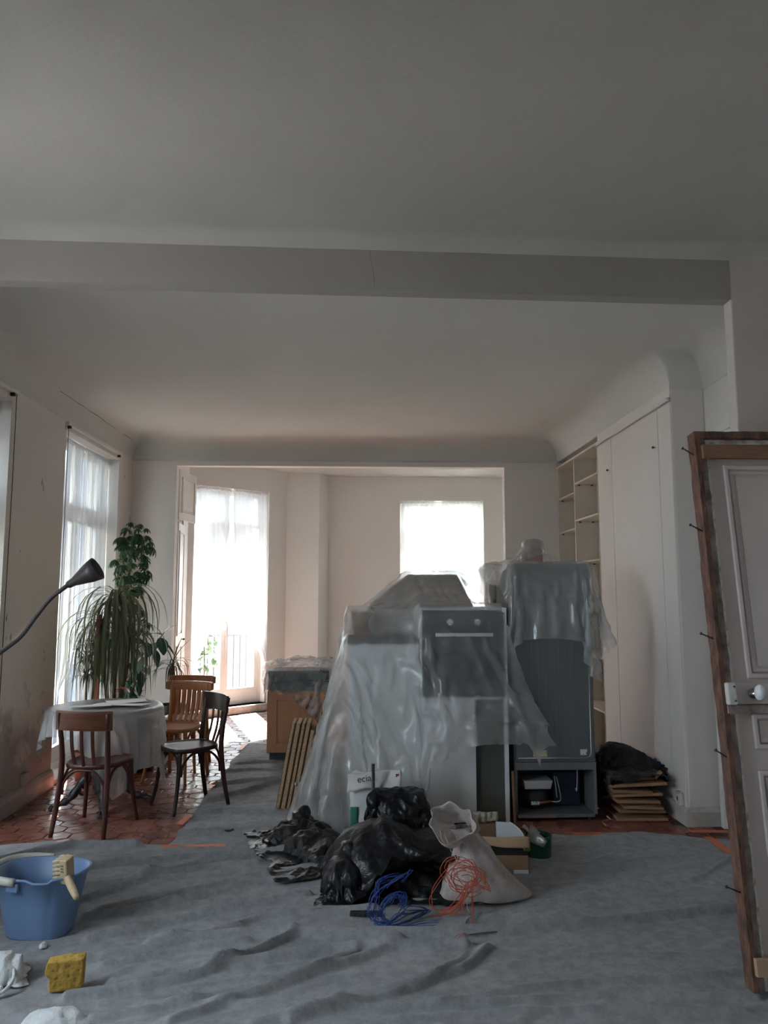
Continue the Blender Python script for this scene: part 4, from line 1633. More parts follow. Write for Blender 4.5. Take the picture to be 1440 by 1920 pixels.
# ------------------------------------------------------------------ round table with cast iron foot
TX, TY, TR = -1.97, 6.07, 0.43
tb = thing('round_table', 'round bistro table on an ornate black cast-iron foot', 'table', (TX, TY, 0))
mb = MB()
mb.lathe([(TR - .02, .715), (TR, .722), (TR, .742), (TR - .008, .748)], 48)
mb.done('tabletop', M_darkw, tb, smooth=False)
M_castiron = mat('cast_iron', (0.035, 0.035, 0.037), (0.02, 0.02, 0.022), rough=0.42, scale=20, bmp=0.6, bscale=45, bdist=0.006, spec=0.6)
mb = MB()
mb.lathe([(.16, .715), (.15, .70), (.05, .68), (.035, .64), (.045, .60), (.03, .56), (.034, .45), (.05, .42), (.036, .38), (.045, .30), (.075, .26), (.09, .22), (.07, .17), (.085, .14), (.05, .10), (.02, .08)], 20)
mb.done('column', M_castiron, tb, smooth=True)
for k in range(4):
    a = R(20 + 90 * k)
    M = T(rz=a)
    mb = MB()
    pth = spline([(.05, 0, .24), (.11, 0, .225), (.17, 0, .16), (.22, 0, .085), (.27, 0, .05), (.32, 0, .035), (.34, 0, .028)], 4)
    n = len(pth)
    mb.tube(pth, [.035 - .014 * i / (n - 1) + .006 * math.sin(i * 1.3) for i in range(n)], 10, M=M)
    lg = mb.done('foot', M_castiron, tb, smooth=True)
    for s in (-1, 0, 1):
        mb = MB()
        mb.tube(spline([(.315, s * .012, .035), (.345, s * .026, .034), (.365, s * .032, .014), (.372, s * .034, .004)], 3), .011, 8, M=M)
        mb.done('claw', M_castiron, lg, smooth=True)
    mb = MB()
    sp = [(.15 + .045 * math.cos(q) * (1 - q / 9), 0.0, .115 + .045 * math.sin(q) * (1 - q / 9)) for q in np.linspace(1.6, 7.6, 22)]
    mb.tube(sp, .011, 7, M=M)
    mb.done('scroll', M_castiron, lg, smooth=True)

# bubble wrap over the table


def poly_prism(cx, cy, r, z1, n=20):
    Nn = np.array([[math.cos(2 * math.pi * k / n), math.sin(2 * math.pi * k / n), 0] for k in range(n)] + [[0, 0, 1.0]])
    D = np.array([Nn[k] @ np.array([cx, cy, 0]) + r for k in range(n)] + [z1])
    return Nn, D


def bubble_mat():
    m = film('bubble_wrap', (0.78, 0.80, 0.80), 0.62, 0.14, 0.16, 0.08, bmp=0.0)
    nt = m.node_tree
    v = coords(nt)
    vo = N(nt, 'ShaderNodeTexVoronoi', Scale=75.0, Randomness=0.25)
    nt.links.new(v, vo.inputs['Vector'])
    b = N(nt, 'ShaderNodeBump', Strength=0.9, Distance=0.006)
    b.invert = True
    nt.links.new(vo.outputs['Distance'], b.inputs['Height'])
    for n in nt.nodes:
        if n.type in ('BSDF_DIFFUSE', 'BSDF_GLOSSY'):
            nt.links.new(b.outputs['Normal'], n.inputs['Normal'])
    return m


M_bub = bubble_mat()
ca, sa = math.cos(R(28)), math.sin(R(28))


def flat_sheet(cx, cy, z, W, D, ang):
    c, s = math.cos(ang), math.sin(ang)
    return lambda u, v: (cx + (u - .5) * W * c - (v - .5) * D * s, cy + (u - .5) * W * s + (v - .5) * D * c, z)


mb = drape(54, 46, flat_sheet(TX + 0.10, TY - 0.06, 0.80, 1.42, 1.18, R(-30)), [poly_prism(TX, TY, TR + .004, 0.751), cbox(XL - 1, XL + .012, 0, 9, 0, 4)], steps=80, iters=14, floor=0.01)
mb.done('bubble_wrap_cover', M_bub, smooth=True, sub=1, label='crinkled translucent bubble wrap draped over the round table', cat='table cover')
M_paper = mat('white_paper', (0.82, 0.81, 0.79), (0.78, 0.77, 0.75), rough=0.7, scale=2)
for i, (x, y, a, w, h, lab) in enumerate(((-1.86, 6.22, 25, .30, .21, 'topmost sheet of white paper lying across another on the table'), (-1.83, 6.02, -14, .42, .15, 'long white paper sheet on the near side of the table'), (-2.03, 5.93, 8, .30, .15, 'white paper sheet partly hidden by the brown chair back'))):
    mb = MB()
    M = T(x, y, 0.7665 + .0035 * i, R(a))
    mb.grid(lambda u, v: (-w / 2 + w * u, -h / 2 + h * v, 0.004 * u * u + .003 * math.sin(3 * v + i)), 8, 6, M=M)
    mb.done('paper_sheet', M_paper, smooth=True, solid=.0006, label=lab, cat='paper', group='papers on the table')

# ------------------------------------------------------------------ plants
def leaf_mat(name, c1, c2, rough=0.4):
    m, nt, bs, out = new_mat(name)
    oi = N(nt, 'ShaderNodeObjectInfo')
    r = ramp(nt, oi.outputs['Random'], [(0.0, c1), (1.0, c2)])
    nt.links.new(r.outputs['Color'], bs.inputs['Base Color'])
    bs.inputs['Roughness'].default_value = rough
    tl = N(nt, 'ShaderNodeBsdfTranslucent')
    nt.links.new(r.outputs['Color'], tl.inputs['Color'])
    mx = N(nt, 'ShaderNodeMixShader', Fac=0.25)
    nt.links.new(bs.outputs[0], mx.inputs[1])
    nt.links.new(tl.outputs[0], mx.inputs[2])
    nt.links.new(mx.outputs[0], out.inputs['Surface'])
    return m


M_drac = leaf_mat('dracaena_leaf', (0.075, 0.105, 0.055), (0.16, 0.185, 0.105))
M_drac2 = leaf_mat('dark_blade_leaf', (0.045, 0.075, 0.055), (0.085, 0.11, 0.075))
M_sche = leaf_mat('schefflera_leaf', (0.022, 0.075, 0.030), (0.06, 0.13, 0.05), 0.3)
M_rub = leaf_mat('rubber_leaf', (0.030, 0.085, 0.060), (0.05, 0.12, 0.075), 0.25)
M_stem = mat('plant_stem', (0.16, 0.11, 0.065), (0.09, 0.06, 0.04), rough=0.8, scale=20)
M_gstem = mat('green_stem', (0.06, 0.10, 0.035), (0.04, 0.07, 0.03), rough=0.6, scale=20)
M_terra = mat('terracotta_pot', (0.36, 0.15, 0.085), (0.29, 0.115, 0.065), rough=0.8, scale=8, bmp=0.1)
M_gpot = mat('dark_green_pot', (0.018, 0.05, 0.035), (0.014, 0.04, 0.03), rough=0.35)
M_soil = mat('soil', (0.05, 0.035, 0.025), rough=1.0, scale=40, bmp=0.8)


def pot(t, r, h, m, z=0.0, loc=(0, 0)):
    mb = MB()
    M = T(loc[0], loc[1], z)
    mb.lathe([(r * .72, 0), (r * .95, h * .86), (r * 1.05, h * .86), (r * 1.05, h), (r * .95, h), (r * .9, h * .9)], 28, M, cap=False)
    mb.add([(r * .72 * math.cos(k * math.pi / 8), r * .72 * math.sin(k * math.pi / 8), .001) for k in range(16)], [tuple(range(15, -1, -1))], M)
    p = mb.done('pot', m, t, smooth=False)
    mb = MB()
    mb.lathe([(r * .2, h * .92), (r * .93, h * .9)], 20, M, cap=False)
    mb.add([(r * .2 * math.cos(k * math.pi / 8), r * .2 * math.sin(k * math.pi / 8), h * .92) for k in range(16)], [tuple(range(16))], M)
    mb.done('soil', M_soil, p)
    return p


def blade(L, w, droop, n=10, keel=.25, ang0=62):
    """strap leaf: leaves the origin along +x going up, then bends down"""
    vs, fs = [], []
    x = z = 0.0
    ang = R(ang0)
    for i in range(n + 1):
        t = i / n
        ww = w * min(1, .45 + 2.2 * t) * (1 - t ** 3) + .0006
        vs += [(x, -ww, z), (x, 0, z - ww * keel), (x, ww, z)]
        x += L / n * math.cos(ang)
        z += L / n * math.sin(ang)
        ang = max(ang - droop / n * (2.4 - 2.4 * t), R(-88))
    for i in range(n):
        a = i * 3
        fs += [(a, a + 3, a + 4, a + 1), (a + 1, a + 4, a + 5, a + 2)]
    mb = MB()
    mb.add(vs, fs)
    return mb.mesh('leaf', True)


def put_leaf(me, t, loc, rz, ry=0.0, s=1.0, rx=0.0, name='leaf'):
    o = bpy.data.objects.new(name, me)
    COL.objects.link(o)
    o.parent = t
    o.location = loc
    o.rotation_euler = (rx, ry, rz)
    o.scale = (s, s, s)
    return o


def set_mat(mes, m):
    for me in mes:
        me.materials.append(m)
    return mes


# tall drooping dracaena
dr_l = set_mat([blade(1.0, .014, R(d), ang0=a0) for d, a0 in ((120, 62), (140, 58), (150, 48), (150, 35), (145, 20))], M_drac)
pl = thing('dracaena_plant', 'tall dracaena with long drooping narrow leaves behind the table', 'plant', (-2.20, 7.02, 0))
pot(pl, .17, .30, M_terra)
for (x, y, z, n, smin, smax) in ((-0.02, 0.0, 1.58, 105, .45, .95), (-0.13, -0.02, 1.34, 85, .45, .85), (0.09, 0.04, 1.24, 70, .4, .75)):
    mb = MB()
    pth = spline([(x * .25, y, .27), (x * .5, y, .7), (x * .9, y, z * .75), (x, y, z)], 6)
    mb.tube(pth, .019, 8)
    mb.done('trunk', M_stem, pl, smooth=True)
    for k in range(n):
        f = k / n
        put_leaf(dr_l[min(4, int(f * 4.2 + random.random()))], pl, (x + random.uniform(-.015, .015), y + random.uniform(-.015, .015), z - .16 * f + random.uniform(-.02, .04)), random.uniform(0, 2 * math.pi), random.uniform(-.15, .15), random.uniform(smin, smax))
mb = MB()
mb.box(-.02, .02, -.012, .012, 0.0, 1.42)
mb.done('stake', wood('stake_wood', (0.25, 0.09, 0.05), (0.18, 0.065, 0.04), rough=.7), pl, bevel=.003).location = (-.14, -.08, .02)

# small dracaena in front of the left window
sm_l = set_mat([blade(.30, .008, R(d)) for d in (50, 90, 120)], M_drac2)
pl = thing('dracaena_plant', 'small spiky dracaena with thin stems by the left sheers', 'plant', (-2.42, 6.93, 0))
pot(pl, .10, .24, M_terra)
for (x, y, z) in ((-.02, .02, 1.02), (.06, .0, 1.08), (.0, -.03, .88), (.08, .03, .92)):
    mb = MB()
    mb.tube(spline([(x * .3, y, .2), (x * .7, y, .6), (x, y, z)], 5), .010, 7)
    mb.done('trunk', M_stem, pl, smooth=True)
    for k in range(30):
        put_leaf(sm_l[k % 3], pl, (x, y, z - .03 * random.random()), random.uniform(0, 6.28), random.uniform(-.35, .25), random.uniform(.6, 1.0))


def leaflet(L, w, fold=.25, n=6, bend=.5):
    vs, fs = [], []
    for i in range(n + 1):
        t = i / n
        ww = w * math.sin(math.pi * (t * .94 + .03)) ** .8
        x, z = L * t, -bend * L * t * t
        vs += [(x, -ww, z + ww * fold), (x, 0, z), (x, ww, z + ww * fold)]
    for i in range(n):
        a = i * 3
        fs += [(a, a + 3, a + 4, a + 1), (a + 1, a + 4, a + 5, a + 2)]
    return vs, fs


def compound(nl, L):
    mb = MB()
    mb.tube([(0, 0, 0), (.05, 0, .02), (.10, 0, .025)], .0022, 4)
    for k in range(nl):
        a = (k - (nl - 1) / 2) * R(300 / nl)
        vs, fs = leaflet(L * (1 - .25 * abs(k - (nl - 1) / 2) / nl), L * .155)
        mb.add(vs, fs, T(.10, 0, .025, a, ry=R(22)))
    return mb.mesh('leaf', True)


sc_l = set_mat([compound(7, .080), compound(8, .095), compound(6, .07)], M_sche)
pl = thing('schefflera_plant', 'tall schefflera with a bushy crown of finger-like leaves in the corner', 'plant', (-2.33, 7.75, 0))
pot(pl, .18, .34, M_gpot)
mb = MB()
stem = spline([(0, 0, .3), (-.03, 0, .8), (-.03, .0, 1.5), (0.02, -.02, 2.0), (.05, -.02, 2.28)], 6)
mb.tube(stem, .013, 7)
mb.done('trunk', M_gstem, pl, smooth=True)
for k in range(120):
    f = random.random()
    z = 1.72 + .55 * f if k < 84 else random.uniform(.75, 1.75)
    wz = .09 * math.sin(math.pi * min(1, max(0, (z - 1.6) / .85))) if z > 1.7 else .08
    a = random.uniform(0, 6.28)
    if k >= 84:
        a = random.uniform(-1.4, 1.2)
    x = .02 + wz * math.cos(a) * random.uniform(.2, 1.1) + (0.04 if z > 2 else 0)
    y = wz * math.sin(a) * random.uniform(.2, 1.1)
    put_leaf(sc_l[k % 3], pl, (x, y, z), a + random.uniform(-.5, .5), random.uniform(-.3, .9), random.uniform(.75, 1.15))
for k in range(9):
    put_leaf(sc_l[k % 3], pl, (.07 + random.uniform(-.05, .03), -.02, 2.26 + random.uniform(0, .07)), random.uniform(0, 6.28), random.uniform(-.5, .4), .7)

# rubber plant with large leaves
vs, fs = leaflet(.19, .055, .18, 8, .35)
mbx = MB()
mbx.add(vs, fs)
ru_l = set_mat([mbx.mesh('leaf', True)], M_rub)
pl = thing('rubber_plant', 'rubber plant with large dark oval leaves reaching to the right', 'plant', (-2.16, 7.50, 0))
pot(pl, .15, .28, M_terra)
st = spline([(0, 0, .25), (-.02, -.02, .62), (.05, -.02, .92), (.16, -.02, 1.10), (.27, -.03, 1.25)], 6)
mb = MB()
mb.tube(st, [.010 - .005 * i / (len(st) - 1) for i in range(len(st))], 7)
mb.done('trunk', M_gstem, pl, smooth=True)
for (f, a, ry, s) in ((1.0, -10, -50, .7), (.97, 160, -20, .85), (.93, -60, 30, 1.05), (.9, 30, 25, 1.1), (.86, -100, 20, 1.0), (.82, 200, -10, 1.0), (.78, -30, 50, .95), (.72, 170, 20, .9), (.66, -120, 40, .9), (.6, 10, 55, .85), (.52, 150, 30, .8), (.46, -40, 55, .85), (.40, 60, 50, .8), (.34, 200, 50, .75), (.3, -20, 60, .8)):
    p = st[int(f * (len(st) - 1))]
    put_leaf(ru_l[0], pl, p, R(a), R(ry), s)
# bushy lower leaves
for k in range(34):
    put_leaf(ru_l[0], pl, (random.uniform(-.16, .14), random.uniform(-.1, .1), random.uniform(.35, .85)), random.uniform(0, 6.28), random.uniform(-.4, .8), random.uniform(.4, .62))

# spiky plant on a stand behind the honey chairs
sp_l = set_mat([blade(.50, .010, R(d)) for d in (20, 90, 130, 150)], M_drac2)
pl = thing('dracaena_plant', 'spiky dark-leaved dracaena in a pot behind the honey-coloured chairs', 'plant', (-1.97, 8.20, 0))
pot(pl, .15, .46, M_gpot)
mb = MB()
mb.tube([(0, 0, .42), (0, 0, .86)], .022, 8)
mb.done('trunk', M_stem, pl, smooth=True)
for k in range(34):
    f = k / 34
    put_leaf(sp_l[0 if k < 4 else 1 + k % 3], pl, (0, 0, .90 - .14 * f), random.uniform(0, 6.28), random.uniform(-.12, .12), random.uniform(.6, .95))

# low spider plant and pink-flowered anthurium
pl = thing('spider_plant', 'low spider plant with thin arching leaves right of the pink flower', 'plant', (-2.00, 7.22, 0))
pot(pl, .14, .60, M_gpot)
for k in range(34):
    put_leaf(sp_l[1 + k % 3], pl, (random.uniform(-.02, .02), random.uniform(-.02, .02), .56), random.uniform(0, 6.28), random.uniform(-.2, .2), random.uniform(.4, .62))
pl = thing('anthurium_plant', 'anthurium with one pink flower among dark leaves', 'plant', (-2.11, 6.98, 0))
pot(pl, .10, .50, M_terra)
vs, fs = leaflet(.13, .05, .12, 8, .5)
mbx = MB()
mbx.add(vs, fs)
an_l = mbx.mesh('leaf', True)
an_l.materials.append(M_sche)
for k in range(11):
    a = k * 2.4
    h = random.uniform(.12, .22)
    mb = MB()
    tip = Vector((.10 * math.cos(a), .10 * math.sin(a), .47 + h))
    mb.tube(spline([(0, 0, .46), tip * .5 + Vector((0, 0, .5 * (.47 + .1))) * .5 + Vector((0, 0, .12)), tip], 4), .003, 5)
    mb.done('stalk', M_gstem, pl, smooth=True)
    put_leaf(an_l, pl, tip, a, .5, random.uniform(.8, 1.1))
mb = MB()
mb.tube(spline([(0, 0, .46), (-.01, 0, .62), (-.02, -.02, .78)], 5), .003, 5)
fl = mb.done('flower_stalk', M_gstem, pl, smooth=True)
M_pink = mat('pink_spathe', (0.80, 0.16, 0.19), (0.7, 0.12, 0.15), rough=0.35)
vs, fs = leaflet(.11, .042, .15, 8, .3)
mb = MB()
mb.add(vs, fs, T(-.04, -.02, .785, R(-10), ry=R(5)))
mb.done('spathe', M_pink, fl, smooth=True, solid=.001)

# plants out on the balcony
M_bleaf = leaf_mat('balcony_leaf', (0.05, 0.08, 0.04), (0.10, 0.13, 0.07))
vs, fs = leaflet(.12, .035, .15, 6, .4)
mbx = MB()
mbx.add(vs, fs)
bl_me = set_mat([mbx.mesh('leaf', True)], M_bleaf)[0]
for (s_, o_, h_, n_, lab) in ((0.30, 0.75, 1.15, 110, 'left leafy shrub in a pot on the balcony outside the french window'), (0.72, 0.80, 1.05, 100, 'right leafy shrub in a pot on the balcony outside the french window')):
    p = onF(s_, o_, .04)
    pl = thing('balcony_shrub', lab, 'plant', p)
    pot(pl, .16, .30, M_terra)
    mb = MB()
    mb.tube(spline([(0, 0, .26), (.02, 0, .5), (0, .02, h_ * .8)], 4), .012, 6)
    mb.done('trunk', M_stem, pl, smooth=True)
    for k in range(n_):
        z_ = random.uniform(.4, h_)
        r_ = .26 * math.sin(math.pi * min(.95, max(.15, (z_ - .2) / (h_ - .1)))) * random.uniform(.1, 1)
        a_ = random.uniform(0, 6.28)
        put_leaf(bl_me, pl, (r_ * math.cos(a_), r_ * math.sin(a_), z_), random.uniform(0, 6.28), random.uniform(-.8, .8), random.uniform(.6, 1.1))

# ------------------------------------------------------------------ gooseneck floor lamp
M_lamp = mat('grey_lamp_metal', (0.085, 0.075, 0.078), (0.07, 0.062, 0.066), rough=0.42, metal=0.3)
lp = thing('gooseneck_lamp', 'grey gooseneck floor lamp with a cone shade reaching in from the left', 'lamp', (-2.24, 4.2, 0.02))
mb = MB()
mb.lathe([(.13, 0), (.135, .008), (.13, .02), (.03, .028)], 32)
mb.done('base', M_lamp, lp, smooth=True)
mb = MB()
mb.tube([(0, 0, .02), (0, 0, .95)], .011, 10)
mb.done('pole', M_lamp, lp, smooth=True)
pth = spline([(0, 0, .93), (.03, 0, 1.05), (.15, 0, 1.17), (.295, 0, 1.285), (.40, 0, 1.37), (.485, 0, 1.49), (.56, 0, 1.585), (.66, 0, 1.665)], 10)
fine = []
for i in range(len(pth) - 1):
    for k in range(3):
        fine.append(pth[i].lerp(pth[i + 1], k / 3))
mb = MB()
mb.tube(fine, [.0125 if i % 3 else .0112 for i in range(len(fine))], 10)
mb.done('gooseneck', M_lamp, lp, smooth=True)
d = Vector((.78, 0, .46)).normalized()
M = Matrix.Translation((.648, 0, 1.655)) @ d.to_track_quat('Z', 'X').to_matrix().to_4x4()
mb = MB()
mb.lathe([(.014, -.01), (.020, 0), (.023, .03), (.030, .05), (.055, .125), (.066, .178)], 28, M, cap=False)
s = mb.done('shade', M_lamp, lp, smooth=True, solid=.002)
mb = MB()
mb.lathe([(.012, .05), (.026, .08), (.03, .11), (.022, .138), (.006, .15)], 16, M)
mb.done('bulb', mat('frosted_bulb', (.75, .75, .73), rough=.3), s, smooth=True)
# ------------------------------------------------------------------ kitchen units under plastic
M_plastic = film('milky_plastic_sheet', (0.86, 0.88, 0.90), 0.31, 0.09, 0.28, 0.07, bscale=9.0, bmp=0.25)
M_plastic2 = film('clear_plastic_sheet', (0.80, 0.81, 0.82), 0.34, 0.10, 0.22, 0.10, bscale=9.0, bmp=0.3)
M_mel = mat('white_melamine', (0.74, 0.74, 0.73), (0.71, 0.71, 0.70), rough=0.4, scale=2)
M_melg = mat('grey_green_panel', (0.095, 0.095, 0.075), (0.08, 0.08, 0.065), rough=0.6, scale=3)
M_ovglass = mat('oven_black_glass', (0.018, 0.024, 0.034), (0.015, 0.02, 0.03), rough=0.12, scale=2)
M_steel = mat('brushed_steel', (0.55, 0.55, 0.54), (0.48, 0.48, 0.47), rough=0.35, metal=0.9, scale=3, stretch=(1, 8, 30))
M_wtop = mat('dark_worktop', (0.05, 0.05, 0.055), (0.035, 0.035, 0.04), rough=0.4, scale=30)

# oven column
oc = thing('oven_cabinet', 'tall white kitchen column holding the built-in oven under plastic', 'cabinet', (0.455, 5.47, 0))
W, D_, Hc = 0.635, 0.56, 1.525
for nm, bx in (('side_panel', (0, .018, 0, D_, 0, Hc)), ('side_panel', (W - .03, W, 0, D_, 0, Hc)), ('top_panel', (.018, W - .03, 0, D_, Hc - .018, Hc)), ('oven_shelf', (.018, W - .03, .0, D_, .868, .886)), ('back_panel', (.018, W - .03, D_ - .008, D_, 0, Hc - .018))):
    mb = MB()
    mb.box(*bx)
    mb.done(nm, M_mel, oc, bevel=.002)
mb = MB()
mb.box(.018, .395, -.018, .0, .02, .866)
mb.done('front_panel', M_mel, oc, bevel=.002)
mb = MB()
mb.box(.397, W - .032, .02, .035, 0.0, .866)
mb.done('inner_panel', M_melg, oc)
# oven
ov = thing('built_in_oven', 'black glass built-in oven with two knobs and a long bar handle', 'oven', (0.478, 5.455, 0.888))
mb = MB()
mb.box(0, .584, .022, .50, 0, .600)
mb.done('body', mat('oven_steel', (.25, .25, .25), rough=.5, metal=.6), ov)
mb = MB()
mb.box(.0, .584, 0.0, .020, .475, .604)
cp = mb.done('control_panel', M_ovglass, ov, bevel=.003)
mb = MB()
mb.box(.0, .584, 0.0, .020, .004, .470)
dg = mb.done('oven_door', M_ovglass, ov, bevel=.003)
mb = MB()
mb.box(.085, .500, -.050, -.032, .432, .458)
hd = mb.done('handle', mat('pale_steel', (.70, .70, .70), rough=.35, metal=.5), dg, bevel=.004)
for x in (.11, .475):
    mb = MB()
    mb.tube([(x, -.04, .445), (x, 0.0, .445)], .008, 10)
    mb.done('handle_post', M_steel, hd, smooth=True)
for x in (.195, .395):
    mb = MB()
    mb.lathe([(.025, 0), (.025, .006), (.022, .010), (.021, .022), (.017, .024)], 24, T(x, 0, .535, rx=R(90)))
    mb.done('knob', mat('pale_knob', (.80, .80, .79), rough=.4), cp, smooth=True)
mb = MB()
mb.box(.27, .32, -.001, 0.0, .535, .547)
mb.done('display', mat('display_print', (.16, .17, .18), rough=.3), cp)

# low white cabinet left of the oven
wc = thing('base_cabinet', 'white kitchen carcass with dark worktop left of the oven under plastic', 'cabinet', (-0.065, 5.50, 0))
for nm, bx, m in (('back_panel', (0, .515, 0, .016, .02, 1.262), M_mel), ('side_panel', (0, .018, .016, .55, 0, 1.262), M_mel), ('side_panel', (.497, .515, .016, .55, 0, 1.262), M_mel), ('worktop', (-.006, .516, -.012, .56, 1.264, 1.302), M_wtop), ('bottom_panel', (.018, .497, .016, .55, .08, .098), M_mel), ('shelf', (.018, .497, .05, .55, .65, .668), M_mel)):
    mb = MB()
    mb.box(*bx)
    mb.done(nm, m, wc, bevel=.002)
M_card = mat('cardboard', (0.34, 0.20, 0.11), (0.28, 0.165, 0.09), rough=0.85, scale=4, bmp=0.1)
bxo = thing('carton', 'small carton on the dark worktop under the plastic sheet', 'box', (-0.045, 5.72, 1.303))
mb = MB()
mb.box(0, .12, 0, .28, 0, .18)
mb.done('body', M_card, bxo, bevel=.003)
mb = MB()
mb.box(.045, .075, -.001, .281, .10, .1808)
mb.done('tape', mat('brown_parcel_tape', (.40, .26, .13), rough=.25), bxo)

# tall cabinet behind and extractor hood on it
bc = thing('tall_cabinet', 'white tall cabinet behind the oven column under plastic', 'cabinet', (0.06, 6.10, 0))
for nm, bx in (('side_panel', (0, .018, 0, .55, 0, 1.45)), ('side_panel', (.90, .918, 0, .55, 0, 1.45)), ('front_panel', (.018, .90, 0, .016, 0.0, 1.45)), ('top_panel', (0, .918, 0, .55, 1.45, 1.468))):
    mb = MB()
    mb.box(*bx)
    mb.done(nm, M_mel, bc, bevel=.002)
hood = thing('extractor_hood', 'trapezoid extractor hood standing under plastic behind the oven', 'hood', (0.52, 6.35, 1.47))
M_hood = mat('hood_brown_grey', (.36, .31, .28), (.33, .285, .26), rough=.4, metal=.2)
mb = MB()
mb.frustum((-.44, .44, -.22, .22), (-.10, .30, -.20, .10), .04, .315)
mb.done('canopy', M_hood, hood, bevel=.004)
mb = MB()
mb.box(-.445, .445, -.225, .225, 0, .038)
mb.done('skirt', M_steel, hood, bevel=.003)
for k in range(3):
    mb = MB()
    mb.lathe([(.008, 0), (.008, .006)], 10, T(.30 + .03 * k, -.226, .02, rx=R(90)))
    mb.done('button', M_black, hood)

cols = [cbox(.44, 1.112, 5.425, 6.04, 0, 1.54), cbox(-.09, .455, 5.47, 6.08, 0, 1.315), cbox(-.085, .115, 5.67, 6.05, 1.0, 1.52), cbox(.06, .98, 6.10, 6.65, 0, 1.468),
        hull((.05, .99, 6.10, 6.60), (.39, .85, 6.12, 6.48), 1.505, 1.80), cbox(1.12, 1.80, 5.505, 6.2, 0, 1.86),
        hull((-.34, .2, 5.42, 6.1), (-.07, .2, 5.48, 6.06), 0.0, 1.31), hull((-.02, .44, 5.38, 5.6), (-.02, .44, 5.475, 5.6), 0.0, 1.27)]
NU, NV = 66, 64


def fn(u, v):
    yf = 4.20 if u < .60 else 4.20 + .27 * min(1, (u - .60) / .05)
    q = max(0.0, 1 - u / .38)
    yf += .52 * q
    yb = 7.25 - .55 * q
    y = yf + (yb - yf) * v
    k = max(0.0, (5.45 - y) / 1.0)
    xr = 1.135 + .29 * k
    x = -1.42 + (xr + 1.42) * u
    return (x, y, 1.87 + .02 * math.sin(5 * u + 3 * v))


pins = []
for j in range(0, 65, 4):
    y = 5.20 + 1.65 * j / 64
    pins.append(((0, j), ((-.385 if j < 20 else -.375) - .02 * math.sin(j), y, .022)))
for i, x in ((5, -.30), (10, -.20), (15, -.10), (20, .01), (25, .11), (30, .22), (36, .36)):
    pins.append(((i, 0), (x, 5.22 + .05 * math.sin(i * 1.7), .022)))
pins += [((NU, 0), (1.41, 5.38, 0.56)), ((NU - 3, 0), (1.28, 5.33, 0.42)), ((NU, 4), (1.38, 5.40, .68))]
mb = drape(NU, NV, fn, cols, pin=pins, steps=90, iters=14, wob=.004, mg=.014)
mb = wrinkle(refine(mb, NU, NV), .007, 2.6, 11, .014)
mb.done('plastic_sheet', M_plastic, smooth=True, label='large milky plastic sheet draped over the oven column and white cabinet', cat='plastic sheet')

# ------------------------------------------------------------------ fridge, back to the viewer
M_fr = mat('fridge_grey_back', (0.135, 0.14, 0.14), (0.115, 0.12, 0.12), rough=0.55, scale=2, stretch=(30, 1, .4), bmp=0.08)
M_frs = mat('fridge_side_grey', (0.20, 0.20, 0.205), rough=0.4, metal=0.3)
FX0, FX1, FY = 1.137, 1.735, 5.52
fg = thing('refrigerator', 'tall dark grey refrigerator seen from behind, machine bay open at its foot', 'refrigerator', (FX0, FY, 0.0))
FW_ = FX1 - FX0
mb = MB()
mb.box(0, FW_, .012, .60, .415, 1.85)
mb.done('body', M_frs, fg, bevel=.006)
mb = MB()
mb.box(.014, FW_ - .014, 0.0, .012, .43, 1.84)
mb.done('back_plate', M_fr, fg, bevel=.004)
mb = MB()
pth = [(.03, 0.0, .445), (FW_ - .07, 0.0, .445), (FW_ - .045, 0.0, .455), (FW_ - .035, 0.0, .48), (FW_ - .035, 0.0, 1.80)]
mb.tube(pth, .0035, 6)
mb.done('seam', M_steel, fg, smooth=True)
mb = MB()
mb.box(.0, FW_, .0, .03, .36, .415)
mb.done('cross_rail', M_frs, fg, bevel=.003)
for nm, bx in (('bay_side', (0, .022, 0, .58, .03, .36)), ('bay_side', (FW_ - .022, FW_, 0, .58, .03, .36)), ('bay_floor', (0, FW_, 0, .58, .03, .055))):
    mb = MB()
    mb.box(*bx)
    mb.done(nm, M_frs, fg, bevel=.002)
mb = MB()
mb.box(.022, FW_ - .022, .40, .42, .055, .415)
mb.done('bay_back', M_black, fg)
mb = MB()
mb.box(.02, .30, -.004, 0.0, .030, .050)
mb.done('base_strip', M_steel, fg)
cm = MB()
cm.lathe([(.05, 0), (.085, .02), (.09, .08), (.07, .13), (.03, .145)], 20, T(.17, .17, .065), sx=1.25)
cpm = cm.done('compressor', M_black, fg, smooth=True)
mb = MB()
mb.box(.13, .19, .055, .06, .105, .128)
mb.done('label', mat('label_print', (.55, .55, .55), (.12, .12, .12), rough=.6, scale=120, pos=(.42, .5)), cpm)
mb = MB()
mb.frustum((.085, .275, .05, .22), (.075, .290, .045, .225), .215, .275)
mb.done('drip_tray', mat('drip_tray_plastic', (.42, .42, .43), (.36, .36, .37), rough=.5), fg, bevel=.004)
M_pipe = mat('silver_pipe', (.6, .6, .6), rough=.3, metal=.9)
for pth in ([(.32, .06, .30), (.335, .05, .22), (.345, .05, .15), (.33, .06, .125), (.28, .08, .12)], [(.31, .08, .30), (.318, .07, .2), (.322, .07, .15)], [(.475, .06, .36), (.47, .055, .26), (.462, .05, .2), (.455, .05, .22)]):
    mb = MB()
    mb.tube(spline(pth, 6), .004, 7)
    mb.done('pipe', M_pipe, fg, smooth=True)
mb = MB()
mb.tube([(.19, .07, .115), (.28, .08, .122)], .010, 8)
mb.done('copper_filter', mat('copper', (.45, .2, .1), rough=.35, metal=.8), fg, smooth=True)
mb = MB()
mb.box(.33, .53, .20, .38, .06, .30)
mb.done('condenser_box', mat('dark_blue_plastic', (.012, .018, .04), rough=.5), fg, bevel=.006)
mb = MB()
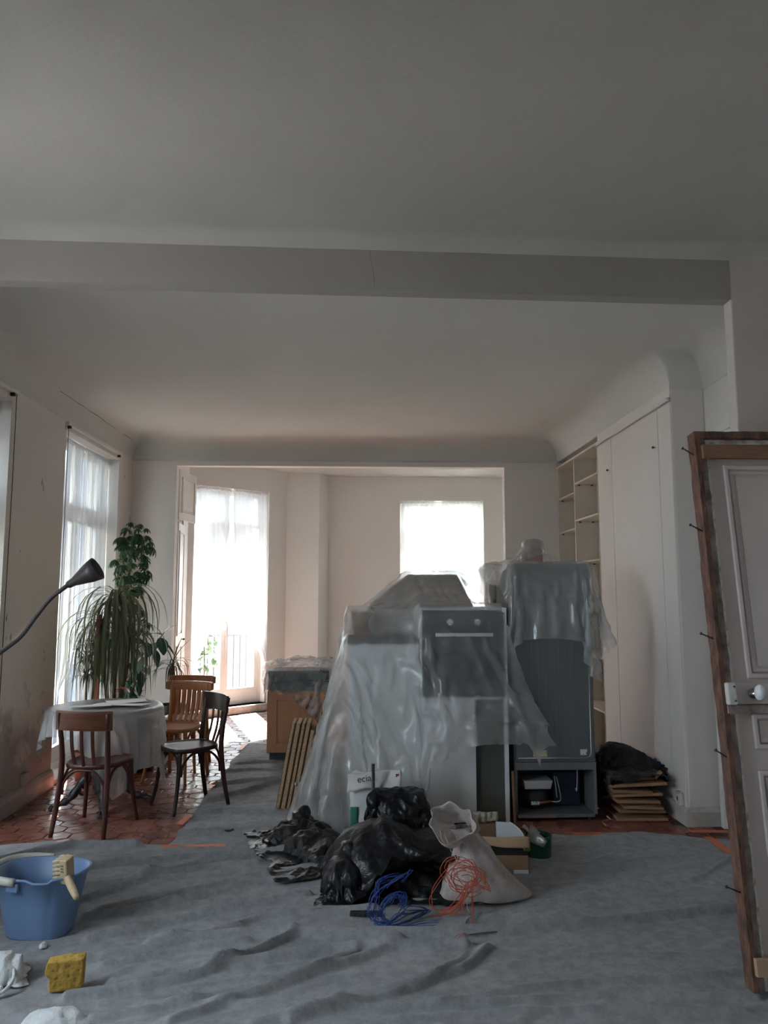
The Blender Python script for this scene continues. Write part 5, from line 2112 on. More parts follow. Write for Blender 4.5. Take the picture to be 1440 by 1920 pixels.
mb.box(FW_ - .115, FW_ - .065, -.002, 0.0, .465, .505)
mb.done('sticker', mat('barcode_sticker', (.62, .62, .62), (.05, .05, .05), rough=.6, scale=60, pos=(.40, .46)), fg)
mb = MB()
mb.box(.14, .24, -.002, 0.0, .455, .50)
mb.done('rating_label', mat('yellow_rating_label', (.52, .46, .34), (.35, .3, .22), rough=.6, scale=40), fg)
for k in range(9):
    x = .09 + .05 * k
    mb = MB()
    mb.box(x, x + .003, -.0015, .001, .52, 1.80)
    mb.done('rib', M_frs, fg)
for x in (.04, FW_ - .04):
    mb = MB()
    mb.lathe([(.018, 0), (.018, .03)], 12, T(x, .05, 0))
    mb.done('foot', M_black, fg)

# cabinet behind the fridge with things on it, all under the sheet
cb = thing('wall_unit', 'white wall unit standing behind the fridge', 'cabinet', (0.99, 6.22, 0))
for nm, bx in (('side_panel', (0, .018, 0, .40, 0, 1.5)), ('side_panel', (.70, .718, 0, .40, 0, 1.5)), ('front_panel', (.018, .70, 0, .016, 0, 1.5)), ('top_panel', (0, .718, 0, .40, 1.5, 1.518))):
    mb = MB()
    mb.box(*bx)
    mb.done(nm, M_mel, cb, bevel=.002)
nb = thing('carton', 'narrow pinkish-brown carton standing upright behind the fridge under plastic', 'box', (1.445, 6.36, 1.52))
mb = MB()
mb.box(0, .145, 0, .14, 0, .50)
mb.done('body', mat('pink_brown_card', (.30, .17, .15), (.26, .15, .13), rough=.8, scale=4), nb, bevel=.003)
mb = MB()
mb.box(-.003, .148, -.003, .143, .49, .56)
mb.done('lid', mat('grey_brown_card', (.42, .36, .33), rough=.8, scale=4), nb, bevel=.003)
br = thing('straw_broom', 'straw broom wrapped in clear plastic left of the fridge top', 'broom', (1.19, 6.34, 1.52))
M_straw = mat('straw', (.42, .30, .15), (.28, .19, .10), rough=.9, scale=20, stretch=(20, 20, 1))
for k in range(70):
    a = random.uniform(0, 6.28)
    r = random.uniform(0, .05)
    q = random.uniform(.10, .17)
    mb = MB() if k % 7 == 0 else mb
    b0 = Vector((r * math.cos(a), r * math.sin(a) * .5, .0))
    b1 = Vector((q * .7 * math.cos(a) * r / .05, q * .4 * math.sin(a), random.uniform(.18, .24)))
    mb.tube([b0, b1], .0028, 4)
    if k % 7 == 6:
        mb.done('straw_bundle', M_straw, br)['kind'] = 'stuff'
mb = MB()
mb.tube([(0, 0, .0), (.0, 0, .06)], .055, 12)
mb.done('binding', M_batten, br, smooth=True)


def crumple(verts, amp, f=6.0, seed=0.0, ridge=True):
    out = []
    for p in verts:
        q = Vector(p)
        n = Vector((noise.noise(q * f + Vector((seed, 0, 0))), noise.noise(q * f + Vector((0, seed + 7, 0))), noise.noise(q * f + Vector((0, 0, seed + 13)))))
        n2 = Vector((noise.noise(q * f * 2.3 + Vector((seed, 3, 0))), noise.noise(q * f * 2.3 + Vector((5, seed, 0))), noise.noise(q * f * 2.3 + Vector((0, 1, seed)))))
        if ridge:
            n = Vector([math.copysign(1 - abs(1 - 2 * abs(c)), c) for c in n])
        out.append(q + n * amp + n2 * amp * .5)
    return out


mb = MB()


def bagfn(u, v):
    a = 2 * math.pi * u
    r = .125 + .03 * math.sin(3 * a) * (1 - v)
    sq = 1 / max(abs(math.cos(a)), abs(math.sin(a)))
    r *= 1 + .25 * (sq - 1)
    return (1.145 + r * math.cos(a) * (1.15 - .22 * v), 6.34 + r * math.sin(a) * .75, 1.53 + .345 * v)


mb.grid(bagfn, 40, 16, closed_u=True)
mb.v = crumple(mb.v, .012, 9, 3)
top = [Vector((1.10, 6.34, 1.885))]
b = len(mb.v)
mb.v += top
mb.f += [(16 * 40 + k, 16 * 40 + (k + 1) % 40, b) for k in range(40)]
mb.done('plastic_bag', M_plastic2, smooth=True, label='clear crumpled plastic bag around the broom beside the fridge', cat='plastic bag')

cols = [cbox(FX0, FX1, 5.515, 6.12, 0, 1.853), cbox(.99, 1.71, 6.22, 6.62, 0, 1.52), cbox(1.442, 1.593, 6.355, 6.505, 1.5, 2.083), hull((FX1 - .1, 1.90, 5.6, 6.3), (FX1 - .1, FX1 + .04, 5.55, 6.2), 1.0, 1.80), cell((1.16, 6.34, 1.70), (.17, .14, .20)),
        hull((1.02, 1.2, 5.56, 6.0), (1.1, 1.2, 5.54, 6.0), 1.6, 1.80)]


def fn(u, v):
    return (0.93 + 1.36 * u, 4.92 + 1.72 * v + .05 * math.sin(5 * u), 2.12)


mb = drape(46, 58, fn, cols, steps=80, iters=14, wob=.005, mg=.012)
mb = wrinkle(refine(mb, 46, 58), .007, 3.2, 12, .014)
mb.done('plastic_sheet', M_plastic2, smooth=True, label='plastic sheet hung over the top of the fridge and the carton behind', cat='plastic sheet')

# thin wooden strip between column and fridge
mb = MB()
mb.box(-.010, .010, -.006, .006, 0, .36, T(1.128, 5.492, .004, ry=R(-2.0)))
mb.done('wooden_strip', M_batten, bevel=.002, label='thin reddish wooden strip upright between oven column and fridge', cat='strip')

# ------------------------------------------------------------------ dishwasher
M_maple = wood('maple_front', (.52, .27, .14), (.45, .225, .115), rough=.45, axis=2, scale=4)
M_dw = mat('dishwasher_teal_grey', (.065, .085, .095), (.055, .072, .08), rough=.4)
dw = thing('dishwasher', 'built-in dishwasher with light wooden front and grey-blue top panel', 'dishwasher', (-0.875, 7.50, 0))
mb = MB()
mb.box(.012, .59, .03, .56, .10, .86)
mb.done('body', M_dw, dw, bevel=.004)
mb = MB()
mb.box(0, .60, -.002, .02, .095, .685)
fd = mb.done('front_panel', M_maple, dw, bevel=.003)
mb = MB()
frame_rect(mb, .0, .60, .095, .685, .095, -.012, -.001)
mb.done('panel_frame', M_maple, fd, bevel=.003)
mb = MB()
mb.box(0.0, .60, 0.0, .03, .69, .78)
cp = mb.done('control_panel', M_dw, dw, bevel=.004)
mb = MB()
mb.box(.0, .60, .006, .03, .785, .875)
mb.done('top_rail', M_dw, dw, bevel=.004)
mb = MB()
frame_rect(mb, .06, .17, .80, .865, .012, -.006, .006)
mb.done('handle_recess', M_black, cp, bevel=.003)
mb = MB()
mb.lathe([(.007, 0), (.007, .006)], 10, T(.12, 0, .735, rx=R(90)))
mb.done('button', M_chrome, cp, smooth=True)
mb = MB()
mb.box(.02, .58, .06, .07, .01, .10)
mb.done('plinth', M_dw, dw)
for x in (.05, .55):
    for y in (.08, .50):
        mb = MB()
        mb.lathe([(.022, 0), (.022, .01), (.009, .012), (.009, .10)], 12, T(x, y, .012))
        mb.done('foot', M_black, dw)

cols = [cbox(-.88, -.27, 7.50, 8.06, 0, .880), cell((-.58, 7.80, .88), (.24, .26, .10)), cell((-.33, 7.75, .86), (.2, .2, .11)), cell((-.80, 7.7, .87), (.14, .2, .085))]


def fn(u, v):
    a = R(-24)
    x, y = (u - .5) * 1.02, (v - .5) * 1.12
    return (-.40 + x * math.cos(a) - y * math.sin(a), 7.74 + x * math.sin(a) + y * math.cos(a), 1.03 + .03 * math.sin(9 * u) * math.sin(8 * v))


mb = drape(44, 44, fn, cols, scale=1.06, steps=65, iters=12, wob=.008, floor=.02)
mb = wrinkle(refine(mb, 44, 44), .028, 6, 3)
mb.done('plastic_sheet', M_plastic2, smooth=True, label='crumpled plastic sheet bunched over the dishwasher', cat='plastic sheet')

# ------------------------------------------------------------------ chipboard panels leaning by the cabinet
M_chipe = mat('chipboard_edge', (.56, .38, .22), (.34, .21, .12), rough=.9, scale=70, detail=3, bmp=.5, bscale=120, pos=(.35, .6))
M_chipf = mat('chipboard_dark_face', (.16, .095, .055), (.12, .07, .04), rough=.6, scale=10)
words_n = ('leftmost', 'second', 'third', 'fourth', 'fifth', 'sixth', 'seventh')
x = -.612
for i, (th, hgt, dy, lean) in enumerate(((.030, .640, .27, 10.0), (.038, .640, .27, 10.0), (.026, .640, .27, 10.2), (.034, .640, .26, 10.2), (.034, .585, .25, 10.4), (.030, .60, .25, 10.4), (.028, .655, .26, 10.6))):
    t = thing('chipboard_panel', '%s raw chipboard panel from the left in the leaning stack' % words_n[i], 'board', (x, 5.875 + .004 * i, .012), 0, 'chipboard panels leaning by the cabinet')
    t.rotation_euler = (0, R(lean), 0)
    for k, (a, b, m) in enumerate(((0, th * .16, M_chipf), (th * .16, th * .84, M_chipe), (th * .84, th, M_chipf))):
        mb = MB()
        mb.box(a, b, -.001 * (k == 1), dy, 0, hgt)
        mb.done('core' if k == 1 else 'facing', m, t)
    x += th + .006
M_thin = wood('thin_board_wood', (.40, .25, .13), (.30, .18, .09), rough=.7)
for i, (xx, h, th) in enumerate(((-.40, .80, .022), (-.368, .84, .02), (-.338, .86, .02))):
    t = thing('wooden_board', '%s narrow wooden board standing behind the chipboard stack' % ('left', 'middle', 'right')[i], 'board', (xx, 6.20, .012), 0, 'narrow boards behind the chipboard')
    t.rotation_euler = (0, R(9.5), 0)
    mb = MB()
    mb.box(0, th, 0, .10, 0, h)
    mb.done('board', M_thin, t, bevel=.002)
    mb = MB()
    mb.box(th * .3, th * .7, -.002, .0, h - .15, h - .12)
    mb.done('slot', M_dark, t)
rb = thing('metal_tube', 'short grey metal tube sticking out beside the chipboard stack', 'tube', (-.44, 5.60, .258))
mb = MB()
mb.tube([(0, 0, 0), (.14, .02, .008)], .0095, 12)
mb.done('shaft', M_steel, rb, smooth=True)
mb = MB()
mb.tube([(-.006, 0, 0), (.008, 0, 0)], .015, 12)
mb.done('flange', M_steel, rb, smooth=True)
# ------------------------------------------------------------------ rubbish heap
def poly_mat(name, c, rough=0.32, bs1=7.0, bs2=22.0, amt=0.55):
    m, nt, bs, out = new_mat(name)
    bs.inputs['Base Color'].default_value = c + (1,)
    bs.inputs['Roughness'].default_value = rough
    bs.inputs['Specular IOR Level'].default_value = 0.35
    v = coords(nt)
    n1 = N(nt, 'ShaderNodeTexNoise', Scale=bs1, Detail=3.0, Distortion=2.2)
    n2 = N(nt, 'ShaderNodeTexNoise', Scale=bs2, Detail=3.0, Distortion=1.2)
    nt.links.new(v, n1.inputs['Vector'])
    nt.links.new(v, n2.inputs['Vector'])
    ad = N(nt, 'ShaderNodeMath', operation='MULTIPLY_ADD')
    ad.inputs[1].default_value = 0.4
    nt.links.new(n2.outputs['Fac'], ad.inputs[0])
    nt.links.new(n1.outputs['Fac'], ad.inputs[2])
    b = N(nt, 'ShaderNodeBump', Strength=amt, Distance=0.03)
    nt.links.new(ad.outputs[0], b.inputs['Height'])
    nt.links.new(b.outputs['Normal'], bs.inputs['Normal'])
    # dust
    n3 = N(nt, 'ShaderNodeTexNoise', Scale=4.0, Detail=8.0, Roughness=0.75)
    nt.links.new(v, n3.inputs['Vector'])
    r = ramp(nt, n3.outputs['Fac'], [(0.52, c), (0.78, tuple(min(1, q * 1.6 + .012) for q in c))])
    nt.links.new(r.outputs['Color'], bs.inputs['Base Color'])
    return m


M_bin = poly_mat('black_bin_liner', (0.008, 0.008, 0.010), rough=0.36, amt=.35)


M_bin2 = poly_mat('matt_black_plastic', (0.009, 0.009, 0.010), rough=0.5)


def patch(x0, x1, y0, y1, z, ang=0.0, jag=0.0, seed=0):
    cx, cy_ = (x0 + x1) / 2, (y0 + y1) / 2
    c, s = math.cos(ang), math.sin(ang)

    def fn(u, v):
        x, y = (u - .5) * (x1 - x0), (v - .5) * (y1 - y0)
        e = jag * noise.noise((u * 4, v * 4, seed))
        return (cx + x * c - y * s, cy_ + x * s + y * c, z + e)
    return fn


# crumpled empty bag on the left of the heap
cols = [cell((-.36, 5.10, .03), (.20, .16, .13)), cell((-.20, 4.80, .02), (.15, .17, .10)), cell((-.50, 5.08, .02), (.10, .10, .07)), cell((-.14, 4.62, .02), (.09, .10, .07)), cell((-.36, 5.18, .08), (.07, .07, .14)), cell((-.28, 4.95, .02), (.2, .2, .11))]
mb = drape(46, 46, patch(-.60, -.02, 4.48, 5.34, .24, R(22), .06, 4), cols, scale=1.22, steps=55, iters=10, wob=.012, floor=.03, g=.002)
mb = wrinkle(refine(mb, 46, 46), 0.022, 6.5, 1, .034)
mb.done('bin_bag', M_bin, smooth=True, sub=1, label='crumpled empty black bin bag at the left of the rubbish heap', cat='bin bag', group='black bin bags')
# main open bag: mouth towards the viewer
cols = [cell((.13, 4.42, .10), (.29, .30, .23)), cell((-.05, 4.32, .05), (.14, .22, .16)), cell((.42, 4.45, .08), (.22, .28, .19)), cell((.16, 4.40, .27), (.06, .16, .09))]
rim = [(-.03, 4.02, .035), (.03, 4.03, .09), (.11, 4.05, .18), (.19, 4.06, .265), (.27, 4.07, .268), (.36, 4.08, .268), (.45, 4.08, .266), (.53, 4.09, .262), (.60, 4.12, .25), (.66, 4.16, .18), (.70, 4.2, .06)]
NUm, NVm = 44, 40
pins = []
for k, p in enumerate(rim):
    pins.append(((6 + int(round(k * 32 / 10)), 0), p))
mb = drape(NUm, NVm, patch(-.27, .80, 3.99, 4.95, .46, 0, .03, 8), cols, scale=1.06, pin=pins, steps=65, iters=12, wob=.01, floor=.03)
mb = wrinkle(refine(mb, NUm, NVm), 0.014, 4.6, 2)
mb.done('bin_bag', M_bin, smooth=True, sub=1, label='large black bin bag lying open towards the viewer with cables spilling out', cat='bin bag', group='black bin bags')
# dark rubbish inside the mouth
cols = [cell((.33, 4.32, .06), (.24, .14, .10))]
mb = drape(26, 22, patch(.02, .66, 4.07, 4.5, .25, 0, .03, 2), cols, scale=1.25, steps=35, iters=10, wob=.012, floor=.03)
mb = wrinkle(refine(mb, 26, 22), 0.02, 8, 3)
mb.done('black_rubbish', M_bin2, smooth=True, sub=1, label='matt black rubbish inside the open bin bag', cat='rubbish')
# left lower bag, full and rounded
cols = [cell((-.06, 4.22, .10), (.12, .13, .11)), cell((-.04, 4.3, .15), (.08, .10, .12))]
mb = drape(32, 30, patch(-.27, .14, 3.98, 4.46, .30, R(10), .02, 5), cols, scale=1.12, steps=45, iters=10, wob=.006, floor=.03)
mb = wrinkle(refine(mb, 32, 30), 0.012, 8, 4)
mb.done('bin_bag', M_bin, smooth=True, sub=1, label='small full black bag at the lower left of the open bin bag', cat='bin bag', group='black bin bags')
# upright bag behind
cols = [cell((.25, 4.80, .20), (.20, .15, .22)), hull((.06, .46, 4.68, 4.92), (.10, .42, 4.74, 4.90), 0.1, .40), cell((.10, 4.74, .36), (.035, .04, .085))]
mb = drape(40, 36, patch(-.14, .62, 4.45, 5.12, .52, R(-6), .03, 12), cols, scale=1.08, steps=50, iters=10, wob=.008, floor=.05)
mb = wrinkle(refine(mb, 40, 36), 0.016, 7, 5)
mb.done('bin_bag', M_bin, smooth=True, sub=1, label='upright black bag behind the open one, below the white plaster sack', cat='bin bag', group='black bin bags')
# black pole
pp = thing('black_pole', 'short black pole end standing out of the bags', 'pole', (.106, 4.62 + .30, .012))
mb = MB()
mb.tube([(0, 0, 0), (0, 0, .53)], .0105, 14)
mb.done('shaft', M_black, pp, smooth=True)
mb = MB()
mb.tube([(0, 0, .525), (0, 0, .532)], .0118, 14)
mb.done('cap', M_black, pp, smooth=True)

# plaster sack with print
M_pap = mat('white_sack_paper', (.66, .65, .64), (.58, .57, .56), rough=.7, scale=5, bmp=.35, bscale=14, bdist=.012)
M_green = mat('green_print', (.03, .20, .12), (.025, .17, .10), rough=.6)
M_ink = mat('dark_ink', (.05, .045, .05), rough=.6)
M_red = mat('red_ink', (.36, .03, .04), rough=.6)
ps = thing('plaster_sack', 'white and green paper sack with dark lettering behind the black bags', 'sack', (.125, 5.06, .012))


def sackfn(u, v):
    a = 2 * math.pi * u
    c, s = math.cos(a), math.sin(a)
    e = .55
    x = math.copysign(abs(c) ** e, c) * (.150 + .022 * v)
    y = math.copysign(abs(s) ** e, s) * (.080 - .05 * v ** 3)
    z = .44 * v + (.035 * (c if v > .8 else 0) * (v - .8) / .2 * -.3)
    return (x, y, z + (.018 * math.sin(3 * a + 1) if v > .95 else 0))


mb = MB()
mb.grid(sackfn, 48, 22, closed_u=True)
mb.v = crumple(mb.v, .010, 8, 21)
mb.done('body', M_pap, ps, smooth=True, solid=.002)
mb = MB()
mb.grid(lambda u, v: (-.185 + .345 * u, -.062 - .035 * v - .01 * math.sin(7 * u), .455 + .028 * u - .105 * v + .015 * math.sin(5 * u) * v), 24, 8)
mb.v = crumple(mb.v, .006, 12, 31)
fl = mb.done('flap', M_pap, ps, smooth=True, solid=.002)
mb = MB()
mb.grid(lambda u, v: (-.166 + .05 * u, -.075 - .008 * math.sin(4 * v), .05 + .20 * v), 4, 8)
mb.done('green_band', M_green, ps, smooth=True, solid=.001)


def text_mesh(txt, size):
    cu_ = bpy.data.curves.new('lettering', 'FONT')
    cu_.body = txt
    cu_.size = size
    cu_.extrude = .0006
    ob = bpy.data.objects.new('lettering', cu_)
    COL.objects.link(ob)
    dg_ = bpy.context.evaluated_depsgraph_get()
    me = bpy.data.meshes.new_from_object(ob.evaluated_get(dg_))
    bpy.data.objects.remove(ob)
    bpy.data.curves.remove(cu_)
    me.name = 'lettering'
    me.materials.clear()
    return me


tm = text_mesh('ecial', .060)
o = link_mesh('lettering', tm, M_ink, fl)
o.location = (-.120, -.095, .405)
o.rotation_euler = (R(74), R(-8), 0)
mb = MB()
for k in range(8):
    a = k * math.pi / 8
    mb.box(-.017, .017, -.0012, .0012, -.0016, .0016, T(-.012, -.108, .315, ry=a))
mb.done('star_emblem', M_ink, ps)['kind'] = 'stuff'
mb = MB()
mb.box(.128, .150, -.079, -.077, .425, .455)
mb.done('red_mark', M_red, ps)
mb = MB()
mb.box(.115, .158, -.080, -.078, .414, .420)
mb.done('dark_line', M_ink, ps)

# white woven rubble sack
def woven_mat():
    m, nt, bs, out = new_mat('woven_white_sack')
    bs.inputs['Roughness'].default_value = .65
    v = coords(nt)
    n = N(nt, 'ShaderNodeTexNoise', Scale=9.0, Detail=7.0, Roughness=.7)
    nt.links.new(v, n.inputs['Vector'])
    r = ramp(nt, n.outputs['Fac'], [(.33, (.40, .32, .27)), (.52, (.56, .50, .47)), (.7, (.62, .58, .56))])
    nt.links.new(r.outputs['Color'], bs.inputs['Base Color'])
    bs.inputs['Subsurface Weight'].default_value = 0.0
    n1 = N(nt, 'ShaderNodeTexNoise', Scale=11.0, Detail=3.0, Distortion=2.0)
    nt.links.new(v, n1.inputs['Vector'])
    w = N(nt, 'ShaderNodeTexWave', Scale=160.0, bands_direction='Z')
    nt.links.new(v, w.inputs['Vector'])
    ad = N(nt, 'ShaderNodeMath', operation='MULTIPLY_ADD')
    ad.inputs[1].default_value = .06
    nt.links.new(w.outputs['Fac'], ad.inputs[0])
    nt.links.new(n1.outputs['Fac'], ad.inputs[2])
    bump(nt, bs, ad.outputs[0], .6, .02)
    return m


M_woven = woven_mat()
sk = thing('rubble_sack', 'dirty white woven rubble sack with a twisted neck, right of the bin bag', 'sack', (.66, 4.16, .022))
rings = [  # centre x,y,z, half width, half depth, yaw-less, right corner pull
    (.00, .00, .000, .215, .120, .075), (.000, .0, .012, .222, .128, .070), (-.005, .01, .06, .195, .13, .03), (-.010, .015, .12, .160, .12, .012), (-.022, .02, .18, .128, .105, 0),
    (-.035, .02, .24, .100, .085, 0), (-.055, .02, .295, .074, .06, 0), (-.080, .01, .335, .056, .045, 0), (-.105, -.01, .362, .058, .045, 0)]


def ring_pt(i, u):
    cx, cy_, cz, a, b, pull = rings[i]
    t = 2 * math.pi * u
    c, s = math.cos(t), math.sin(t)
    x = cx + a * math.copysign(abs(c) ** .8, c) + (pull * max(0, c) ** 6)
    y = cy_ + b * math.copysign(abs(s) ** .8, s)
    fold = .006 * math.sin(9 * t + i * .9) * (1 if i > 1 else .3)
    return (x + fold * c, y + fold * s, cz)


mb = MB()
nseg = 56
vs = [ring_pt(i, k / nseg) for i in range(len(rings)) for k in range(nseg)]
fs = [(i * nseg + k, i * nseg + (k + 1) % nseg, (i + 1) * nseg + (k + 1) % nseg, (i + 1) * nseg + k) for i in range(len(rings) - 1) for k in range(nseg)]
fs.append(tuple(range(nseg - 1, -1, -1)))
mb.add(vs, fs)
mb.v = [p if p.z < .001 else q for p, q in zip(mb.v, crumple(mb.v, .007, 10, 40))]
mb.done('body', M_woven, sk, smooth=True, sub=1)
# open collar, tipped towards the left
ax = Vector((-.50, -.74, .46)).normalized()
Mx = Matrix.Translation((-.085, -.012, .345)) @ ax.to_track_quat('Z', 'Y').to_matrix().to_4x4()
mb = MB()


def collar(u, v):
    t = 2 * math.pi * u
    prof = [(.050, 0), (.075, .05), (.098, .10), (.108, .155), (.116, .165), (.112, .150), (.118, .11)]
    q = v * (len(prof) - 1)
    i = min(int(q), len(prof) - 2)
    f = q - i
    r = prof[i][0] * (1 - f) + prof[i + 1][0] * f
    z = prof[i][1] * (1 - f) + prof[i + 1][1] * f
    r *= 1 + .12 * math.sin(3 * t + 1) + .07 * math.sin(7 * t + 2)
    z += .016 * math.sin(2 * t + 1.5) + .010 * math.sin(5 * t)
    return (r * math.cos(t) * 1.15, r * math.sin(t) * .82, z)


mb.grid(collar, 56, 20, closed_u=True, M=Mx)
mb.v = crumple(mb.v, .009, 13, 50)
mb.done('collar', M_woven, sk, smooth=True, sub=1, solid=.0015)
M_string = mat('white_string', (.62, .58, .52), (.5, .46, .42), rough=.8)
for pts in ([(-.10, -.12, .36), (-.08, -.135, .25), (-.085, -.15, .12), (-.09, -.16, .0), (-.06, -.22, -.004)], [(-.095, -.12, .36), (-.07, -.14, .24), (-.09, -.15, .13), (-.08, -.17, .02)], [(-.20, -.10, .36), (-.17, -.13, .28), (-.13, -.15, .22), (-.12, -.15, .18)], [(-.22, -.10, .37), (-.215, -.12, .33), (-.19, -.12, .30)]):
    mb = MB()
    mb.tube(spline(pts, 8), .0016, 5)
    mb.done('string', M_string, sk, smooth=True)

# cable tangles
M_oc = mat('orange_cable', (.62, .10, .03), (.50, .07, .025), rough=.4, scale=20)
M_bcab = mat('blue_cable', (.025, .075, .30), (.02, .05, .22), rough=.4, scale=20)


def strand(t, pts, r, m, n=8, j=.011):
    mb = MB()
    pts = [Vector(p) + Vector((rr.uniform(-j, j), rr.uniform(-j, j) * .6, rr.uniform(-j, j) if p[2] > .05 else rr.uniform(0, .006))) for p in pts]
    mb.tube(spline(pts, n), r, 5)
    return mb.done('strand', m, t, smooth=True)


rr = random.Random(3)
oc_ = thing('orange_cables', 'tangle of thin orange cable hanging out of the open bin bag', 'cable', (.545, 3.985, .0))
rr = random.Random(3)
for k in range(11):
    cx, cz = rr.uniform(-.035, .045), .185 + rr.uniform(-.035, .045)
    a0, ra, rb = rr.uniform(0, 6.28), rr.uniform(.05, .10), rr.uniform(.035, .075)
    til = rr.uniform(-.9, .3)
    pts = []
    for q in range(11):
        a = a0 + q * .62
        x, z = ra * math.cos(a), rb * math.sin(a)
        pts.append((cx + x * math.cos(til) - z * math.sin(til), -.03 + .02 * math.sin(a * .7 + k), cz + x * math.sin(til) + z * math.cos(til)))
    strand(oc_, pts, .0017, M_oc, j=.004)
for k in range(2):
    strand(oc_, [(.02, -.03, .25 + .01 * k), (-.07, -.05, .24 + .015 * k), (-.16, -.07, .16), (-.19 + .02 * k, -.08, .09), (-.14, -.08, .055), (-.05, -.07, .07), (.02, -.06, .13), (.05, -.05, .20)], .0018, M_oc)
for k in range(3):
    strand(oc_, [(.0, -.03, .24), (.07, -.06, .235 - .02 * k), (.115, -.075, .20 - .02 * k), (.11 + .008 * k, -.08, .165 - .015 * k), (.07, -.07, .17), (.03, -.06, .20)], .0018, M_oc)
for k in range(9):
    s = k / 8
    strand(oc_, [(.01 + rr.uniform(-.02, .02), -.05, .17), (-.005 - .03 * s, -.075, .10), (-.02 - .10 * s + rr.uniform(-.01, .01), -.085, .05 - .01 * s), (-.05 - .12 * s, -.095, .032 + .02 * rr.random())], .0018, M_oc)
for k in range(3):
    strand(oc_, [(.03, -.05, .15), (.04, -.07, .06), (.035 + .004 * k, -.10, .028), (.005, -.20, .027), (-.04 - .006 * k, -.28, .026), (-.10 - .02 * k, -.36 - .02 * k, .026)], .0017, M_oc)

bc_ = thing('blue_cables', 'bundle of thin blue cable spilling from the bin bag to the floor', 'cable', (.15, 3.90, .0))
for k in range(12):
    s = rr.random()
    strand(bc_, j=.020, m=M_bcab, r=.0016, n=6, pts=[(.05 + .03 * s, .0, .22 + .02 * rr.random()), (-.01 - .03 * s, -.03, .20), (-.055 - .02 * s, -.045, .13), (-.065 - .015 * s, -.06, .065), (-.045, -.075, .03 + .01 * s), (-.01 + .02 * s, -.085, .03), (-.025, -.07, .08), (.02, -.06, .13 + .02 * s), (.06 + .02 * s, -.05, .15), (.085, -.05, .13), (.07, -.055, .10)])
for k in range(10):
    s = rr.random()
    strand(bc_, j=.018, m=M_bcab, r=.0016, n=6, pts=[(-.04 + .02 * s, -.08, .03), (.0, -.10 - .02 * s, .03 + .006 * s), (.06, -.06 - .03 * s, .05 + .03 * s), (.12, -.02, .06 + .02 * s), (.19 + .02 * s, .03, .045), (.16, -.0, .03), (.09, -.06, .03), (.03, -.10, .028)])
for k in range(4):
    strand(bc_, [(.08, .0, .20), (.10 + .01 * k, -.03, .24 + .006 * k), (.09, -.05, .245), (.04, -.05, .215), (.0, -.05, .19)], .0015, M_bcab)
for k in range(4):
    strand(bc_, [(.0, -.10, .03), (.08, -.105, .028), (.16, -.10 + .012 * k, .028), (.24 + .01 * k, -.09 + .02 * k, .028)], .0015, M_bcab)

# loose wires and twigs
M_wire = mat('pale_wire', (.42, .44, .40), (.34, .36, .32), rough=.6)
mb = MB()
mb.tube(spline([(.63, 3.94, .026), (.60, 3.925, .028), (.565, 3.90, .027), (.54, 3.86, .027), (.53, 3.82, .027)], 8), .0025, 6)
mb.done('loose_wire', M_wire, smooth=True, label='short pale green wire on the cloth below the woven sack', cat='wire')
mb = MB()
mb.tube(spline([(.53, 3.70, .027), (.60, 3.71, .030), (.68, 3.73, .028), (.76, 3.77, .027)], 8), [.003] * 25, 6)
mb.done('twig', M_stem, smooth=True, label='thin brown twig on the cloth beside the orange cable end', cat='twig')
bar = thing('black_bar', 'short black plastic bar on the cloth under the open bin bag', 'bar', (-.03, 3.95, .02))
mb = MB()
mb.box(0, .15, -.012, .012, 0, .022, T(rz=R(-4)))
mb.done('body', M_black, bar, bevel=.003)
for k in range(3):
    mb = MB()
    mb.box(.02 + .025 * k, .032 + .025 * k, -.0135, -.011, .004, .016, T(rz=R(-4)))
    mb.done('notch', M_dark, bar)

# cardboard box, its contents, green tin
cbx = thing('cardboard_box', 'brown cardboard box with a torn rim, right of the woven sack', 'box', (.78, 4.50, .016), R(-3))
M_cardd = mat('dark_cardboard', (.20, .115, .065), (.16, .09, .05), rough=.85, scale=4, bmp=.1)
mb = MB()
mb.box(0, .215, 0, .006, 0, .10)
mb.done('front_wall', M_card, cbx)
mb = MB()
mb.box(0, .215, .005, .012, .095, .17)
mb.done('inner_liner', M_dark, cbx)
for nm, bx in (('side_wall', (0, .006, .012, .28, 0, .17)), ('side_wall', (.209, .215, .012, .28, 0, .17)), ('back_wall', (0, .215, .28, .286, 0, .19)), ('bottom', (.006, .209, .012, .28, 0, .006))):
    mb = MB()
    mb.box(*bx)
    mb.done(nm, M_cardd, cbx)
mb = MB()
mb.grid(lambda u, v: (-.09 + .315 * u, -.004 - .020 * v - .004 * math.sin(6 * u), .205 - (.035 + .03 * u) * v + .003 * math.sin(9 * u)), 20, 5)
mb.done('flap', mat('pale_cardboard', (.46, .31, .18), (.40, .26, .15), rough=.8, scale=5), cbx, smooth=True, solid=.004)
mb = MB()
mb.box(.13, .216, -.001, .0, .0, .022)
mb.done('white_tape', M_paper, cbx)
mb = MB()
mb.box(.19, .222, -.03, -.006, .135, .150)
mb.v = crumple(mb.v, .004, 30, 2)
mb.done('moss_stain', mat('mossy_green', (.10, .13, .05), rough=.9), cbx)
ib = thing('cardboard_box', 'small dark brown carton inside the torn cardboard box', 'box', (.70, 4.60, .186))
mb = MB()
mb.box(0, .15, 0, .12, 0, .07)
mb.done('body', M_cardd, ib, bevel=.003)
mb = MB()
mb.box(-.001, .151, .05, .055, .065, .0708)
mb.done('seam', M_dark, ib)
rl = thing('plastic_roll', 'crumpled beige plastic roll lying on the small carton', 'roll', (.70, 4.65, .258))
M_beige = mat('beige_film', (.42, .37, .29), (.34, .30, .23), rough=.4, scale=9, bmp=.4)
